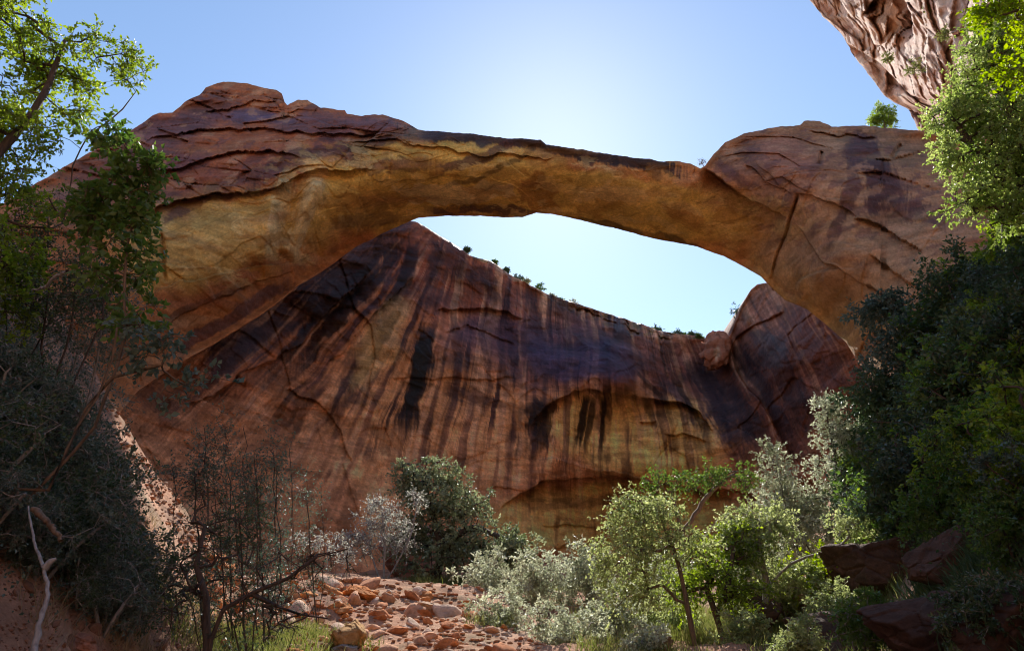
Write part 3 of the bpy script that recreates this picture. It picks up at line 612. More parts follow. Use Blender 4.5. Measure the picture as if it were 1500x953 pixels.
def grow(trunks, blobs, ncl, crad, ntw, nlf, lsize, lwid, r, rmin=.008, rtop=.08, droop=.15, up=.5, fill=.45, hollow=.0, wig=.12):
    """trunks: polylines from the ground; blobs: (centre, radii); returns wood paths and leaf arrays"""
    nodes = []; par = []; 
    for tr in trunks:
        tr = np.asarray(tr, float); L = np.linalg.norm(np.diff(tr, axis=0), axis=1); T = np.concatenate([[0], np.cumsum(L)])
        k = max(4, int(T[-1] / .35)); q = np.linspace(0, T[-1], k)
        pts = np.stack([np.interp(q, T, tr[:, c]) for c in range(3)], 1)
        pts[1:-1] += r.normal(0, .02, (k - 2, 3)) * min(1.5, T[-1] / 3)
        b = len(nodes)
        for i, p in enumerate(pts): nodes.append(p); par.append(-1 if i == 0 else b + i - 1)
    ntr = len(nodes)
    vol = np.array([np.prod(b[1]) ** .75 for b in blobs]); pr = vol / vol.sum()
    cs = []
    for _ in range(ncl):
        c, R_ = blobs[r.choice(len(blobs), p=pr)]
        d = norm(r.normal(size=3)); cs.append(np.asarray(c) + d * np.asarray(R_) * (hollow + (1 - hollow) * r.uniform(0, 1) ** fill))
    cs = np.array(cs); base = np.array(nodes)
    order = np.argsort([np.min(np.linalg.norm(base - c, axis=1)) for c in cs]); cs = cs[order]
    ends = []
    for c in cs:
        A = np.array(nodes); dd = np.linalg.norm(A - c, axis=1); pen = np.where(A[:, 2] > c[2] + .1, 1.4, 1.0)
        i = int(np.argmin(dd * pen)); d = dd[i]; k = max(2, min(6, int(d / .3) + 1)); p0 = A[i]; prev = i
        bend = r.normal(0, wig, 3) * d; bend[2] = abs(bend[2]) * .6
        for s in range(1, k + 1):
            f = s / k; q = p0 + (c - p0) * f + bend * sin(pi * f) + (r.normal(0, .02, 3) if s < k else 0)
            nodes.append(q); par.append(prev); prev = len(nodes) - 1
        ends.append(prev)
    N = len(nodes); wgt = np.zeros(N)
    for e in ends: wgt[e] = 1
    for i in range(N - 1, -1, -1):
        if par[i] >= 0: wgt[par[i]] += wgt[i]
    A = np.array(nodes); rad = np.maximum(rmin, rtop * (wgt / max(wgt.max(), 1)) ** .5)
    for i in range(ntr):           # trunk keeps its girth, tapering
        rad[i] = max(rad[i], rmin * 2)
    kids = [[] for _ in range(N)]
    for i, p in enumerate(par):
        if p >= 0: kids[p].append(i)
    paths = []; stack = [(None, i) for i in range(N) if par[i] < 0]
    while stack:
        p0, i = stack.pop(); ch = [] if p0 is None else [p0]; ch.append(i); cur = i
        while kids[cur]:
            ks = sorted(kids[cur], key=lambda q: -wgt[q]); 
            for q in ks[1:]: stack.append((cur, q))
            cur = ks[0]; ch.append(cur)
        rr = rad[ch].copy()
        if p0 is not None: rr[0] = rr[1]
        paths.append((A[ch], rr))
    ctr = cs; m = ncl * ntw
    cdir = norm(A[ends] - A[[par[e] for e in ends]])
    ci = np.repeat(np.arange(ncl), ntw)
    td = norm(r.normal(size=(m, 3)) + .5 * cdir[ci] + np.array([0, 0, .15])); tl = crad * r.uniform(.5, 1.2, m)
    tp = ctr[ci]; te = tp + td * tl[:, None] + np.array([0, 0, -droop]) * tl[:, None]
    li = np.repeat(np.arange(m), nlf); f = r.uniform(.15, 1.05, len(li))[:, None]
    lp = tp[li] + (te - tp)[li] * f; ld = td[li] + r.normal(0, .75, (len(li), 3)) + np.array([0, 0, -droop])
    LV, F1, F2 = leaves(lp, norm(ld), lsize, lwid, r, up)
    tone = np.clip(.5 + .35 * r.normal(size=ncl), 0, 1)[ci][li] * .6 + r.uniform(0, 1, len(li)) * .4
    return paths, (tp, te), (LV, F1, F2, np.repeat(tone, 4))
def twig_mesh(tp, te, r0):
    n = len(tp); d = norm(te - tp); u = norm(np.cross(d, np.array([.3, .5, .8]))); v = np.cross(d, u)
    R_ = np.stack([u, -.5 * u + .87 * v, -.5 * u - .87 * v], 1) * r0
    V = np.concatenate([tp[:, None] + R_, te[:, None] + R_ * .35], 1).reshape(-1, 3)
    i = np.arange(n)[:, None, None] * 6; k = np.array([[0, 1, 4, 3], [1, 2, 5, 4], [2, 0, 3, 5]])[None]
    return V, (i + k).reshape(-1, 4)
NPL = [0]
def plant(name, label, cat, root, trunks, blobs, ncl, crad, lsize, leafm, woodm, ntw=6, nlf=6, lwid=.28, rtop=.08, rmin=.007,
          twig=.004, group=None, droop=.15, up=.5, fill=.45, hollow=0., wig=.12, crown='crown', trunk='trunk', seed=None):
    NPL[0] += 1; r = np.random.default_rng(1000 + NPL[0] if seed is None else seed)
    root = np.asarray(root, float)
    paths, tw, lf = grow(trunks, blobs, ncl, crad, ntw, nlf, lsize, lwid, r, rmin, rtop, droop, up, fill, hollow, wig)
    e = empty(name, root); tag(e, label, cat, group)
    V, Fq = tubes(paths); V2, F2 = twig_mesh(tw[0], tw[1], twig)
    obj(trunk, np.concatenate([V, V2]) - root, np.concatenate([Fq, F2 + len(V)]), woodm, e)
    if nlf:
        c = np.repeat(lf[3][:, None], 3, 1)
        obj(crown, lf[0] - root, [np.concatenate([lf[1], lf[2]])], leafm, e, smooth=False, cols=c)
    return e
def gp(px, Y, dz=0.):           # ground point under photo column px at distance Y
    z = 2.0
    for _ in range(12):
        d = Y * cos(PITCH) + (z - CAM[2]) * sin(PITCH); x = (px - 750) / F * d; z = float(ground_h(x, Y))
    return np.array([x, Y, z + dz])
def B(px, py, Y, rx, ry, rd=None):
    c = P(px, py, Y); s = pxsize(px, py, Y); rx *= s; ry *= s
    return (c, (rx, (rd * s if rd else (rx + ry) * .5), ry))
def hit(px, py, Y0=3.2, Y1=60., default=None):
    Ys = np.linspace(Y0, Y1, 500); q = P(np.full(500, float(px)), np.full(500, float(py)), Ys); b = q[:, 2] < ground_h(q[:, 0], q[:, 1])
    return float(Ys[np.argmax(b)]) if b.any() else default
def on_ground(x, y, dz=-.05): return np.array([x, y, float(ground_h(x, y)) + dz])
def T(*pts):                    # trunk through photo places (px, py, Y)
    return [P(*p) for p in pts]

# -- big sunlit tree, upper left
r0 = on_ground(-10.5, 6.5)
plant('broadleaf_tree', 'bright green sunlit tree leaning out from the left edge against the sky', 'tree', r0,
      [[r0, P(-160, 420, 8.0), P(-60, 300, 8.5), P(0, 215, 8.8), P(60, 150, 9), P(95, 60, 9.2)], [P(-60, 300, 8.5), P(30, 330, 9), P(90, 340, 9.3), P(120, 200, 9.5), P(180, 160, 9.6)]],
      [B(15, 30, 9, 50, 50), B(60, 110, 9.2, 50, 40), B(115, 105, 9.5, 45, 40), B(180, 80, 9.6, 26, 24), B(195, 115, 9.6, 18, 14), B(140, 60, 9.4, 24, 16), B(40, 190, 9, 60, 40), B(110, 160, 9.4, 36, 24), B(30, 280, 9, 40, 50), B(-60, 150, 8.5, 60, 180), B(30, 400, 9, 40, 60), B(-40, 420, 8.5, 60, 80)],
      330, .34, .075, LM['bright'], W_DARK, ntw=9, nlf=9, lwid=.3, rtop=.09, fill=.6)
# -- slim sapling in front of the left rock
r0 = on_ground(-5.4, 7.2)
plant('sapling', 'slim dark green sapling standing in front of the left end of the arch', 'sapling', r0,
      [[r0, P(150, 620, 7.2), P(178, 520, 7.2), P(190, 420, 7.2), P(192, 300, 7.2), P(180, 190, 7.2)]],
      [B(172, 200, 7.2, 32, 24), B(192, 250, 7.2, 34, 36), B(205, 320, 7.2, 30, 46), B(185, 390, 7.2, 40, 40), B(150, 300, 7.3, 40, 60), B(215, 240, 7.2, 18, 30), B(200, 460, 7.2, 26, 30)],
      95, .26, .10, LM['mid'], W_BROWN, ntw=5, nlf=7, lwid=.34, rtop=.02, droop=.3)
# -- leaning bare stem with a few leaves
r0 = on_ground(-5.9, 7.0)
plant('leaning_shrub', 'leaning bare brown stem arching right with a few bluish leaves at its tips', 'shrub', r0,
      [[r0, P(60, 730, 6.8), P(110, 630, 6.8), P(135, 580, 6.8), P(185, 545, 6.8), P(232, 535, 6.8)], [P(110, 630, 6.8), P(160, 560, 6.8), P(172, 480, 6.8)]],
      [B(230, 530, 6.8, 40, 14), B(250, 500, 6.8, 26, 12), B(210, 520, 6.8, 20, 16), B(285, 560, 6.8, 34, 18), B(250, 575, 6.8, 24, 22), B(200, 480, 6.8, 18, 14)], 30, .18, .085, LM['blue'], W_BROWN, ntw=3, nlf=5, lwid=.32, rtop=.02)
# -- thicket on the shaded left bank
L_ = [
 (40, 430, 8.5, 90, 60, 'dark', 'dense dark shrub beneath the bright tree at the left edge'),
 (70, 330, 10, 90, 70, 'dark', 'tall dark shrub behind the bright tree trunk on the left bank'),
 (110, 420, 9.5, 70, 70, 'dark', 'dark leafy shrub left of the slim sapling'),
 (60, 520, 8.0, 80, 60, 'blue', 'bluish grey shrub under the pale dead branch'),
 (150, 470, 10, 60, 60, 'blue', 'bluish shrub behind the slim sapling stem'),
 (20, 600, 6.5, 70, 60, 'dark', 'dark shrub at the left edge above the bare red bank'),
 (100, 590, 8.0, 70, 50, 'blue', 'twiggy bluish shrub crossed by the leaning bare stem'),
 (170, 810, 8.0, 50, 34, 'dark', 'small dark shrub in the middle of the bare red bank'),
 (60, 690, 6.5, 55, 30, 'blue', 'small bluish shrub where the pale fallen branch begins'),
]
for k, (px, py, Y, rx, ry, lm, lab) in enumerate(L_):
    Y = (hit(px, py + ry, default=Y) or Y); Y = Y - .2; s = pxsize(px, py, Y); c = P(px, py + ry * .9, Y); r0 = on_ground(c[0], Y)
    tr = [[r0, c + (P(px, py, Y) - c) * .4 + np.array([dx * s * rx, 0, 0]), P(px + dx * rx, py - ry * .3, Y)] for dx in (-.5, 0, .5)]
    plant('bank_shrub', lab, 'shrub', r0, tr, [B(px, py, Y, rx, ry, rx * .8)], 70, s * 26, .045, LM[lm], W_GREY if lm == 'blue' else W_DARK, ntw=7, nlf=8, rtop=.02, rmin=.004, twig=.0025, group='shrubs on the shaded left bank', wig=.2)
# -- airy dark shrubs in front of the alcove, left
A_ = [(285, 700, 12.5, 46, 44, 46, 'blue', 'bluish shrub standing in front of the middle of the sunlit strip'),
 (330, 640, 14, 44, 46, 36, 'blue', 'airy bluish shrub left of centre in front of the dark varnish patch'),
 (375, 705, 13.5, 50, 52, 50, 'blue', 'wide airy bluish shrub overhanging the sunlit strip'),
 (400, 680, 15, 40, 70, 40, 'blue', 'thin upright twiggy shrub before the streaked wall'),
 (350, 770, 11.5, 40, 46, 30, 'dark', 'dark fine leaved shrub hanging over the sunlit rocks'),
 (450, 730, 17, 34, 60, 22, 'blue', 'sparse thin shrub beside the grey bare bush')]
for px, py, Y, rx, ry, nc, lm, lab in A_:
    s = pxsize(px, py, Y); r0 = gp(px + 15, Y, -.05)
    tr = [[r0, r0 + (P(px, py, Y) - r0) * .5 + np.array([dx * s * rx * .8, 0, 0]), P(px + dx * rx, py - ry * .3, Y)] for dx in (-.7, 0, .6)]
    g_ = (r0 - P(px, py, Y)); mid = P(px, py, Y) + g_ * .55
    plant('airy_shrub', lab, 'shrub', r0, tr, [B(px, py, Y, rx, ry, rx * .8), (mid, (rx * s * .8, rx * s * .6, abs(g_[2]) * .4))], int(nc * 1.7), s * 30, .055, LM[lm], W_DARK, ntw=6, nlf=5, rtop=.02, rmin=.004, twig=.003, wig=.25, fill=.6)
# -- bare dark bush in the foreground, left of centre
r0 = gp(300, 9, -.05)
plant('bare_bush', 'dark bare branching bush in front of the sunlit rocks at lower left', 'bush', r0,
      [[r0, P(310, 900, 9), P(370, 870, 9), P(420, 850, 9), P(455, 815, 9), P(510, 803, 9)], [r0, P(300, 880, 9), P(290, 830, 9), P(300, 770, 9)], [P(370, 870, 9), P(430, 900, 9), P(480, 905, 9)]],
      [B(330, 820, 9, 70, 60), B(430, 850, 9, 60, 50), B(480, 815, 9, 45, 22), B(270, 860, 9, 50, 50), B(400, 915, 9, 60, 36), B(310, 750, 9.3, 40, 34)], 90, .28, .03, LM['dark'], W_DARK, ntw=7, nlf=3, rtop=.05, rmin=.005, twig=.0035, wig=.35)
# -- centre: silvery tree before the wall, grey bush
r0 = gp(640, 36, -.1)
plant('leafy_tree', 'tall silvery green tree standing against the streaked wall at centre', 'tree', r0,
      [[r0, P(645, 800, 36), P(632, 740, 36), P(615, 690, 36)], [P(645, 800, 36), P(690, 770, 35.5), P(740, 790, 35.5)]],
      [B(615, 692, 36, 46, 22), B(650, 700, 36, 34, 24), B(690, 738, 35.6, 40, 30), B(640, 745, 36, 55, 40), B(650, 800, 35.6, 60, 40), B(700, 800, 35.4, 60, 40), B(755, 795, 35, 28, 20), B(745, 820, 35, 40, 22), B(600, 710, 36, 28, 16), B(600, 790, 36.4, 30, 40)],
      320, .7, .17, LM['sage'], W_DARK, ntw=8, nlf=9, rtop=.22, rmin=.015, droop=.35, lwid=.3, fill=.55)
r0 = gp(560, 30, -.1)
plant('grey_bush', 'pale grey nearly leafless bush left of the silvery tree', 'bush', r0,
      [[r0, P(565, 800, 30), P(560, 750, 30)], [r0, P(540, 800, 30), P(520, 770, 30)], [r0, P(600, 790, 30), P(610, 745, 30)]],
      [B(545, 750, 30, 38, 26), B(580, 755, 30, 34, 28), B(530, 790, 30, 36, 18), B(560, 790, 30, 48, 26), B(600, 735, 30, 22, 14)], 90, .55, .09, LM['grey'], W_PALE, ntw=8, nlf=5, rtop=.05, rmin=.012, twig=.014, wig=.3)
r0 = gp(480, 27, -.1)
plant('grey_bush', 'small low pale grey bush right of the sparse thin shrub', 'bush', r0,
      [[r0, P(480, 800, 27), P(465, 785, 27)]], [B(470, 795, 27, 40, 14), B(450, 780, 27, 14, 10), B(510, 812, 27, 26, 12)], 36, .4, .08, LM['grey'], W_PALE, ntw=6, nlf=5, rtop=.03, rmin=.01, twig=.01, wig=.3)
# -- centre right: the sunlit thicket
S_ = [(715, 840, 27, 50, 34, 70, 'silver', 'silvery shrub just right of the foot of the tall centre tree', .11),
 (790, 850, 24, 52, 44, 110, 'silver', 'broad silvery shrub at the middle of the lower edge', .10),
 (860, 830, 25, 44, 40, 90, 'silver', 'silvery shrub below the mouth of the low cave', .10),
 (740, 905, 19, 60, 34, 100, 'silver', 'low silvery shrub beside the rubble of red rocks', .085),
 (830, 925, 16, 60, 46, 120, 'silver', 'nearest silvery shrub on the lower edge of the view', .075),
 (905, 900, 17, 44, 50, 100, 'silver', 'silvery shrub left of the thin leaning trunk', .08),
 (985, 905, 18, 34, 36, 70, 'mixed', 'yellowish shrub behind the foot of the thin leaning trunk', .08),
 (1095, 815, 19, 40, 44, 90, 'silver', 'silvery shrub behind the crown of the slim grey tree', .09),
 (1160, 850, 17, 40, 36, 80, 'mixed', 'yellowish shrub under the bent limb of the slim grey tree', .08),
 (1225, 880, 15, 36, 30, 60, 'mixed', 'low yellowish shrub at the edge of the shade by the tan boulder', .07),
 (940, 945, 14, 34, 26, 60, 'silver', 'low silvery shrub on the lower edge left of the leaning trunk', .07),
 (1085, 925, 14.5, 34, 24, 60, 'mixed', 'low yellowish shrub on the lower edge between the two slim trunks', .07),
 (1165, 930, 12, 30, 22, 50, 'mixed', 'low yellowish shrub on the lower edge right of the slim grey trunk', .06),
 (1265, 900, 11, 40, 30, 70, 'mid', 'low green shrub in front of the big dark angular boulder', .06),
 (1440, 880, 8.0, 50, 34, 90, 'dark', 'low dark shrub spreading over the shaded boulders in the corner', .05),
 (960, 840, 21, 44, 30, 80, 'silver', 'silvery shrub seen behind the leaning trunk', .09)]
for px, py, Y, rx, ry, nc, lm, lab, ls in S_:
    s = pxsize(px, py, Y); r0 = gp(px, Y, -.05)
    tr = [[r0, r0 + (P(px, py, Y) - r0) * .5 + np.array([dx * s * rx * .5, 0, 0]), P(px + dx * rx, py - ry * .3, Y)] for dx in (-.6, 0, .6)]
    plant('silvery_shrub', lab, 'shrub', r0, tr, [B(px, py, Y, rx, ry, rx), B(px, py + ry * .9, Y, rx * .9, ry * .7, rx * .8)], nc, s * 15, ls, LM[lm], W_GREY, ntw=9, nlf=9, rtop=.03, rmin=.006, twig=.004, fill=.55, group='low shrubs along the bottom of the view')
r0 = gp(1018, 15, -.1)
plant('young_tree', 'young green tree with a thin leaning trunk right of the lower middle', 'tree', r0,
      [[r0, P(1012, 900, 15), P(995, 830, 15), P(978, 790, 15), P(968, 750, 15.2)]],
      [B(935, 755, 15.2, 40, 26), B(900, 785, 15.4, 34, 26), B(965, 745, 15.2, 34, 20), B(950, 800, 15, 60, 36), B(890, 830, 15.6, 34, 34), B(1010, 795, 15, 36, 26), B(940, 860, 15.4, 50, 36), B(910, 735, 15.3, 16, 12)], 200, .42, .075, LM['mixed'], W_BROWN, ntw=6, nlf=8, lwid=.32, rtop=.06, fill=.75)
r0 = gp(1062, 16, -.1)
plant('young_tree', 'bushy green tree with a short dark forked trunk between the two slim trunks', 'tree', r0,
      [[r0, P(1050, 900, 16), P(1035, 860, 16)], [P(1050, 900, 16), P(1070, 850, 16), P(1075, 800, 16)]],
      [B(1040, 840, 16, 55, 40), B(1075, 800, 16.4, 50, 34), B(1000, 860, 16.4, 40, 30), B(1080, 870, 16, 40, 40)], 170, .42, .075, LM['bright'], W_DARK, ntw=6, nlf=8, lwid=.32, rtop=.08, fill=.75)
r0 = gp(1128, 16.5, -.1)
plant('young_tree', 'slim grey tree with one limb bent far out to the right', 'tree', r0,
      [[r0, P(1124, 900, 16.5), P(1121, 850, 16.5), P(1112, 800, 16.5), P(1108, 770, 16.5)], [P(1123, 860, 16.5), P(1140, 838, 16.5), P(1165, 818, 16.5), P(1200, 810, 16.5), P(1228, 800, 16.5), P(1245, 785, 16.5)]],
      [B(1110, 780, 16.5, 46, 34), B(1075, 770, 16.8, 34, 26), B(1130, 760, 16.5, 34, 22), B(1245, 770, 16.5, 30, 22), B(1095, 815, 16.5, 40, 20)], 170, .40, .08, LM['mixed'], W_GREY, ntw=6, nlf=7, lwid=.34, rtop=.08, fill=.7)
r0 = gp(1230, 25, -.1)
plant('tall_shrub_tree', 'tall glittering silvery tree at the edge of the shade on the right', 'tree', r0,
      [[r0, P(1235, 850, 25), P(1238, 760, 25), P(1222, 660, 25), P(1212, 600, 25)], [P(1238, 800, 25), P(1280, 720, 25), P(1310, 640, 25)], [r0, P(1200, 830, 25), P(1150, 740, 25), P(1136, 680, 25)]],
      [B(1214, 600, 25, 26, 22), B(1232, 635, 25, 36, 30), B(1260, 650, 25, 36, 30), B(1310, 640, 25, 34, 34), B(1250, 700, 25, 60, 46), B(1230, 770, 25, 52, 46), B(1280, 770, 25, 40, 40)], 330, .52, .12, LM['silver'], W_DARK, ntw=8, nlf=9, rtop=.13, fill=.6)
r0 = gp(1165, 26, -.1)
plant('tall_shrub_tree', 'narrow upright silvery tree just left of the tall glittering one', 'tree', r0,
      [[r0, P(1170, 820, 26), P(1155, 740, 26), P(1136, 670, 26)]],
      [B(1135, 668, 26, 14, 26), B(1142, 705, 26, 26, 30), B(1165, 740, 26, 40, 40), B(1130, 745, 26, 26, 34), B(1170, 800, 26, 50, 40)], 190, .52, .12, LM['silver'], W_GREY, ntw=8, nlf=9, rtop=.09, fill=.6)
r0 = gp(1200, 17, -.1)
plant('young_shrub', 'yellow green leafy shrub at the foot of the bent limb', 'shrub', r0,
      [[r0, P(1200, 860, 17), P(1190, 820, 17)]], [B(1200, 850, 17, 50, 40), B(1225, 830, 17, 30, 30)], 80, .32, .085, LM['yellow'], W_BROWN, ntw=7, nlf=7, lwid=.36, rtop=.03)
# dim tree in front of the low cave
r0 = gp(1010, 38, -.1)
plant('cave_tree', 'dim spreading green tree in the shade before the low cave', 'tree', r0,
      [[r0, P(1000, 780, 38), P(985, 720, 38)], [P(1000, 780, 38), P(1040, 720, 38), P(1080, 690, 38)]],
      [B(960, 712, 38, 30, 22), B(1005, 705, 38, 30, 18), B(1050, 700, 38, 34, 20), B(1085, 700, 38, 26, 26), B(940, 735, 38, 20, 16)], 90, .75, .16, LM['mid'], W_BROWN, ntw=6, nlf=7, rtop=.13, rmin=.015)
# -- shaded right bank
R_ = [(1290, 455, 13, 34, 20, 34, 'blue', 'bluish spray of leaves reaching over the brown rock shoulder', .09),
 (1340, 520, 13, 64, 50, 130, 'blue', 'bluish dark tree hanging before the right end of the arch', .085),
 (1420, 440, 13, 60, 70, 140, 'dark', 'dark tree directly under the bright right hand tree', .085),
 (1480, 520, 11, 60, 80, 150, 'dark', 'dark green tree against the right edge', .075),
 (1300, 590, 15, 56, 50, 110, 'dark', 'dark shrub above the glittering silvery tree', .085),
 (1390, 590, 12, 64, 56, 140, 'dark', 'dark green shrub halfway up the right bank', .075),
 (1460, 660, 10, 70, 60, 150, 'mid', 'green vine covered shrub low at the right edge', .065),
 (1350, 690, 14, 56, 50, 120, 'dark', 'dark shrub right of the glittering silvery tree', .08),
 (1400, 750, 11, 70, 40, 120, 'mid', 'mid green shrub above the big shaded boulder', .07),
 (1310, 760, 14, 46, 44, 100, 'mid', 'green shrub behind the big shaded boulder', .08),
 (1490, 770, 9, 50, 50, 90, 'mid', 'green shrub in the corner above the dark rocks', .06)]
for px, py, Y, rx, ry, nc, lm, lab, ls in R_:
    Yh = None
    for dxp in (0, 30, 60, 90, 120, 160, 200):
        Yh = hit(px + dxp, py + ry * 1.1, default=None)
        if Yh and Yh < 24: break
    dxp = min(dxp, 160); Yh = Yh if Yh and Yh < 24 else Y
    ls = ls * (Yh / Y if Yh and Yh < 30 else 1); Y = Yh - .3 if Yh and Yh < 30 else Y
    s = pxsize(px, py, Y); c = P(px + dxp, py + ry, Y); r0 = on_ground(c[0], Y)
    tr = [[r0, r0 + (P(px, py, Y) - r0) * .5 + np.array([dx * s * rx * .4, 0, 0]), P(px + dx * rx, py - ry * .3, Y)] for dx in (-.5, 0, .5)]
    plant('shade_tree' if 'tree' in lab else 'bank_shrub', lab, 'tree' if 'tree' in lab.split(' hanging')[0].split(' under')[0].split(' against')[0].split(' above')[0].split(' right of')[0] and py < 560 else 'shrub', r0, tr, [B(px, py, Y, rx, ry, rx)], nc, s * 20, ls, LM[lm], W_DARK, ntw=8, nlf=9, rtop=.04, rmin=.006, twig=.003, fill=.6)
def drape(label, group, poly, nshrub, mats, woods, ls, seed, sc=1.):
    r = np.random.default_rng(seed); protos_ = []
    for k in range(len(mats) * 2):
        e = plant('thicket_shrub', label, 'shrub', (0, 0, 0), [[(0, 0, -.2), (dx * .4, dy * .3, .35), (dx, dy, .75)] for dx, dy in ((-.5, .1), (.1, -.4), (.5, .3))], [((0, 0, .6), (.8, .8, .55)), ((.3, -.2, .4), (.5, .5, .4)), ((-.3, .2, .9), (.35, .35, .3))], 60, .24, ls, LM[mats[k % len(mats)]], woods, ntw=7, nlf=9, rtop=.03, rmin=.004, twig=.003, fill=.7, wig=.2, group=group)
        protos_.append(e)
    used_ = set(); m_ = 0; tr_ = 0
    while m_ < nshrub and tr_ < 3000:
        tr_ += 1; px, py = poly(r); Y = hit(px, py)
        if Y is None or Y > 26: continue
        k = int(r.integers(len(protos_))); c = P(px, py, Y); e = protos_[k]
        if k in used_:
            s0_ = e; e = s0_.copy(); COL.objects.link(e)
            for ch in s0_.children: c2 = ch.copy(); COL.objects.link(c2); c2.parent = e
        used_.add(k); e.location = c; s_ = sc * r.choice([.5, .75, 1., 1.4]) * r.uniform(.8, 1.2) * min(1.25, .35 + Y * .075); e.scale = (s_, s_, s_); e.rotation_euler = (r.uniform(-.2, .2), r.uniform(-.2, .2), r.uniform(0, 6.28)); m_ += 1
    for k, e in enumerate(protos_):
        if k not in used_:
            for ch in list(e.children): bpy.data.objects.remove(ch)
            bpy.data.objects.remove(e)
def poly_r(r):
    px = r.uniform(1225, 1540); t_ = r.uniform(0, 1); y0 = np.interp(px, [1225, 1300, 1400, 1500], [700, 520, 420, 360]); y1 = np.interp(px, [1225, 1300, 1400, 1540], [850, 800, 790, 760]); return px, y0 + (y1 - y0) * t_
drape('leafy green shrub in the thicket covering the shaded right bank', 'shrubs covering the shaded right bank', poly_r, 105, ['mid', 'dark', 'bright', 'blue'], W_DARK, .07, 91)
def poly_l(r):
    while True:
        px = r.uniform(-60, 240); y0 = np.interp(px, [0, 130, 300], [430, 560, 780]); y1 = np.interp(px, [0, 150, 300], [820, 930, 960]); py = y0 + (y1 - y0) * r.uniform(0, 1)
        if px < -25 + (py - 560) * .56: return px, py
drape('grey green shrub in the thicket covering the shaded left bank', 'shrubs covering the shaded left bank', poly_l, 70, ['blue', 'dark', 'blue'], W_GREY, .045, 92, .72)
# -- bright tree, upper right
r0 = on_ground(11.5, 11)
plant('broadleaf_tree', 'large bright green sunlit tree filling the upper right edge', 'tree', r0,
      [[r0, P(1560, 420, 11.5), P(1510, 300, 11.5), P(1480, 180, 11.5), P(1450, 80, 11.5)], [P(1510, 300, 11.5), P(1430, 220, 11.5), P(1385, 165, 11.5)], [P(1510, 300, 11.5), P(1450, 330, 11.3)]],
      [B(1460, 60, 11.5, 34, 34), B(1430, 105, 11.5, 30, 40), B(1392, 165, 11.5, 20, 36), B(1440, 180, 11.5, 50, 60), B(1400, 235, 11.5, 22, 30), B(1440, 280, 11.3, 44, 30), B(1475, 310, 11.2, 44, 26), B(1500, 120, 11.5, 50, 80), B(1500, 240, 11.3, 50, 60), B(1400, 290, 11.3, 20, 20), B(1378, 205, 11.4, 12, 34)],
      460, .36, .08, LM['fresh'], W_DARK, ntw=9, nlf=9, lwid=.3, rtop=.17, fill=.6)
r0 = on_ground(9.8, 8.5)
plant('broadleaf_tree', 'yellow green branches of a nearer tree in the top right corner', 'tree', r0,
      [[r0, P(1640, 300, 8.5), P(1580, 120, 8.5), P(1500, 30, 8.5)]], [B(1490, 20, 8.5, 50, 40), B(1500, 80, 8.5, 24, 50), B(1560, 40, 8.5, 50, 90), B(1450, 10, 8.5, 26, 20)], 110, .34, .085, LM['yellow'], W_BROWN, ntw=7, nlf=8, lwid=.34, rtop=.09)
# -- small plants on the skyline and cliff
r0 = P(1296, 186, 47)
plant('cliff_bush', 'rounded bright green bush on top of the right shoulder below the cliff', 'bush', r0 - [0, 0, .3], [[r0 - [0, 0, .3], P(1294, 176, 47)]], [B(1292, 168, 47, 15, 12), B(1302, 178, 47, 10, 8), B(1284, 177, 47, 10, 7)], 90, .45, .15, LM['bright'], W_BROWN, rtop=.06, ntw=7, nlf=8)
K_ = [(725, 384, 'mid', 3, 2, 0), (742, 396, 'dark', 3, 3, 0), (770, 412, 'silver', 5, 3, 0), (808, 434, 'silver', 5, 3, 0), (822, 440, 'mid', 4, 3, 0), (856, 455, 'silver', 7, 3, 0), (890, 470, 'mid', 5, 3, 0), (900, 474, 'silver', 6, 4, 0), (928, 482, 'silver', 7, 3, 0), (944, 484, 'mid', 4, 3, 0), (976, 490, 'silver', 6, 3, 0), (1004, 492, 'mid', 4, 3, 0), (1024, 493, 'mid', 4, 3, 0), (757, 408, 'dark', 8, 6, 'dark round bush on the rim, highest of the skyline bushes'), (790, 424, 'mid', 10, 9, 'green bush on the rim next below the highest dark one'), (838, 446, 'silver', 9, 7, 'pale bush on the sunlit rim above the blue-sheened varnish'),
 (872, 464, 'silver', 11, 7, 'wide pale bush midway along the sunlit rim'), (912, 476, 'silver', 10, 4, 'low pale bush on the sunlit rim'), (960, 482, 'dark', 9, 5, 'dark bush where the sunlit rim narrows'), (994, 489, 'dark', 7, 4, 'small dark bush before the notch, left of its twin'), (1014, 491, 'dark', 7, 4, 'small dark bush nearest the notch in the rim'),
 (684, 366, 'dark', 4, 4, 'tiny dark bush high on the rim under the arch'), (1079, 455, 'dark', 7, 14, 'bare upright bush on the side of the red knob')]
for px, py, lm, rx, ry, lab in K_:
    Y = float(np.interp(px, [680, 760, 900, 1000, 1080], [78, 84, 92, 93, 84])); s = pxsize(px, py, Y); r0 = P(px, py + ry + 2, Y)
    lab = lab or 'tiny plant in the low fringe along the skyline rim'
    plant('skyline_bush', lab, 'bush', r0, [[r0, P(px, py, Y)], [r0, P(px + rx * .4, py - ry * .3, Y)]], [B(px, py, Y, rx, ry)], 22, s * 4, .2, LM[lm], W_GREY, ntw=6, nlf=3 if px > 1070 else 7, rtop=.05, rmin=.02, twig=.012, group='bushes along the skyline rim')
r0 = P(1032, 246, 46.5)
plant('skyline_bush', 'bare twiggy bush in the nick where the span meets the right shoulder', 'bush', r0, [[r0, P(1028, 238, 46.5)]], [B(1028, 238, 46.5, 7, 6)], 12, .25, .1, LM['dark'], W_GREY, ntw=5, nlf=1, rtop=.03, rmin=.015, twig=.01)
CB = [(1340, 100, 9, 13), (1300, 85, 7, 7), (1368, 10, 9, 8), (1384, 50, 6, 8)]
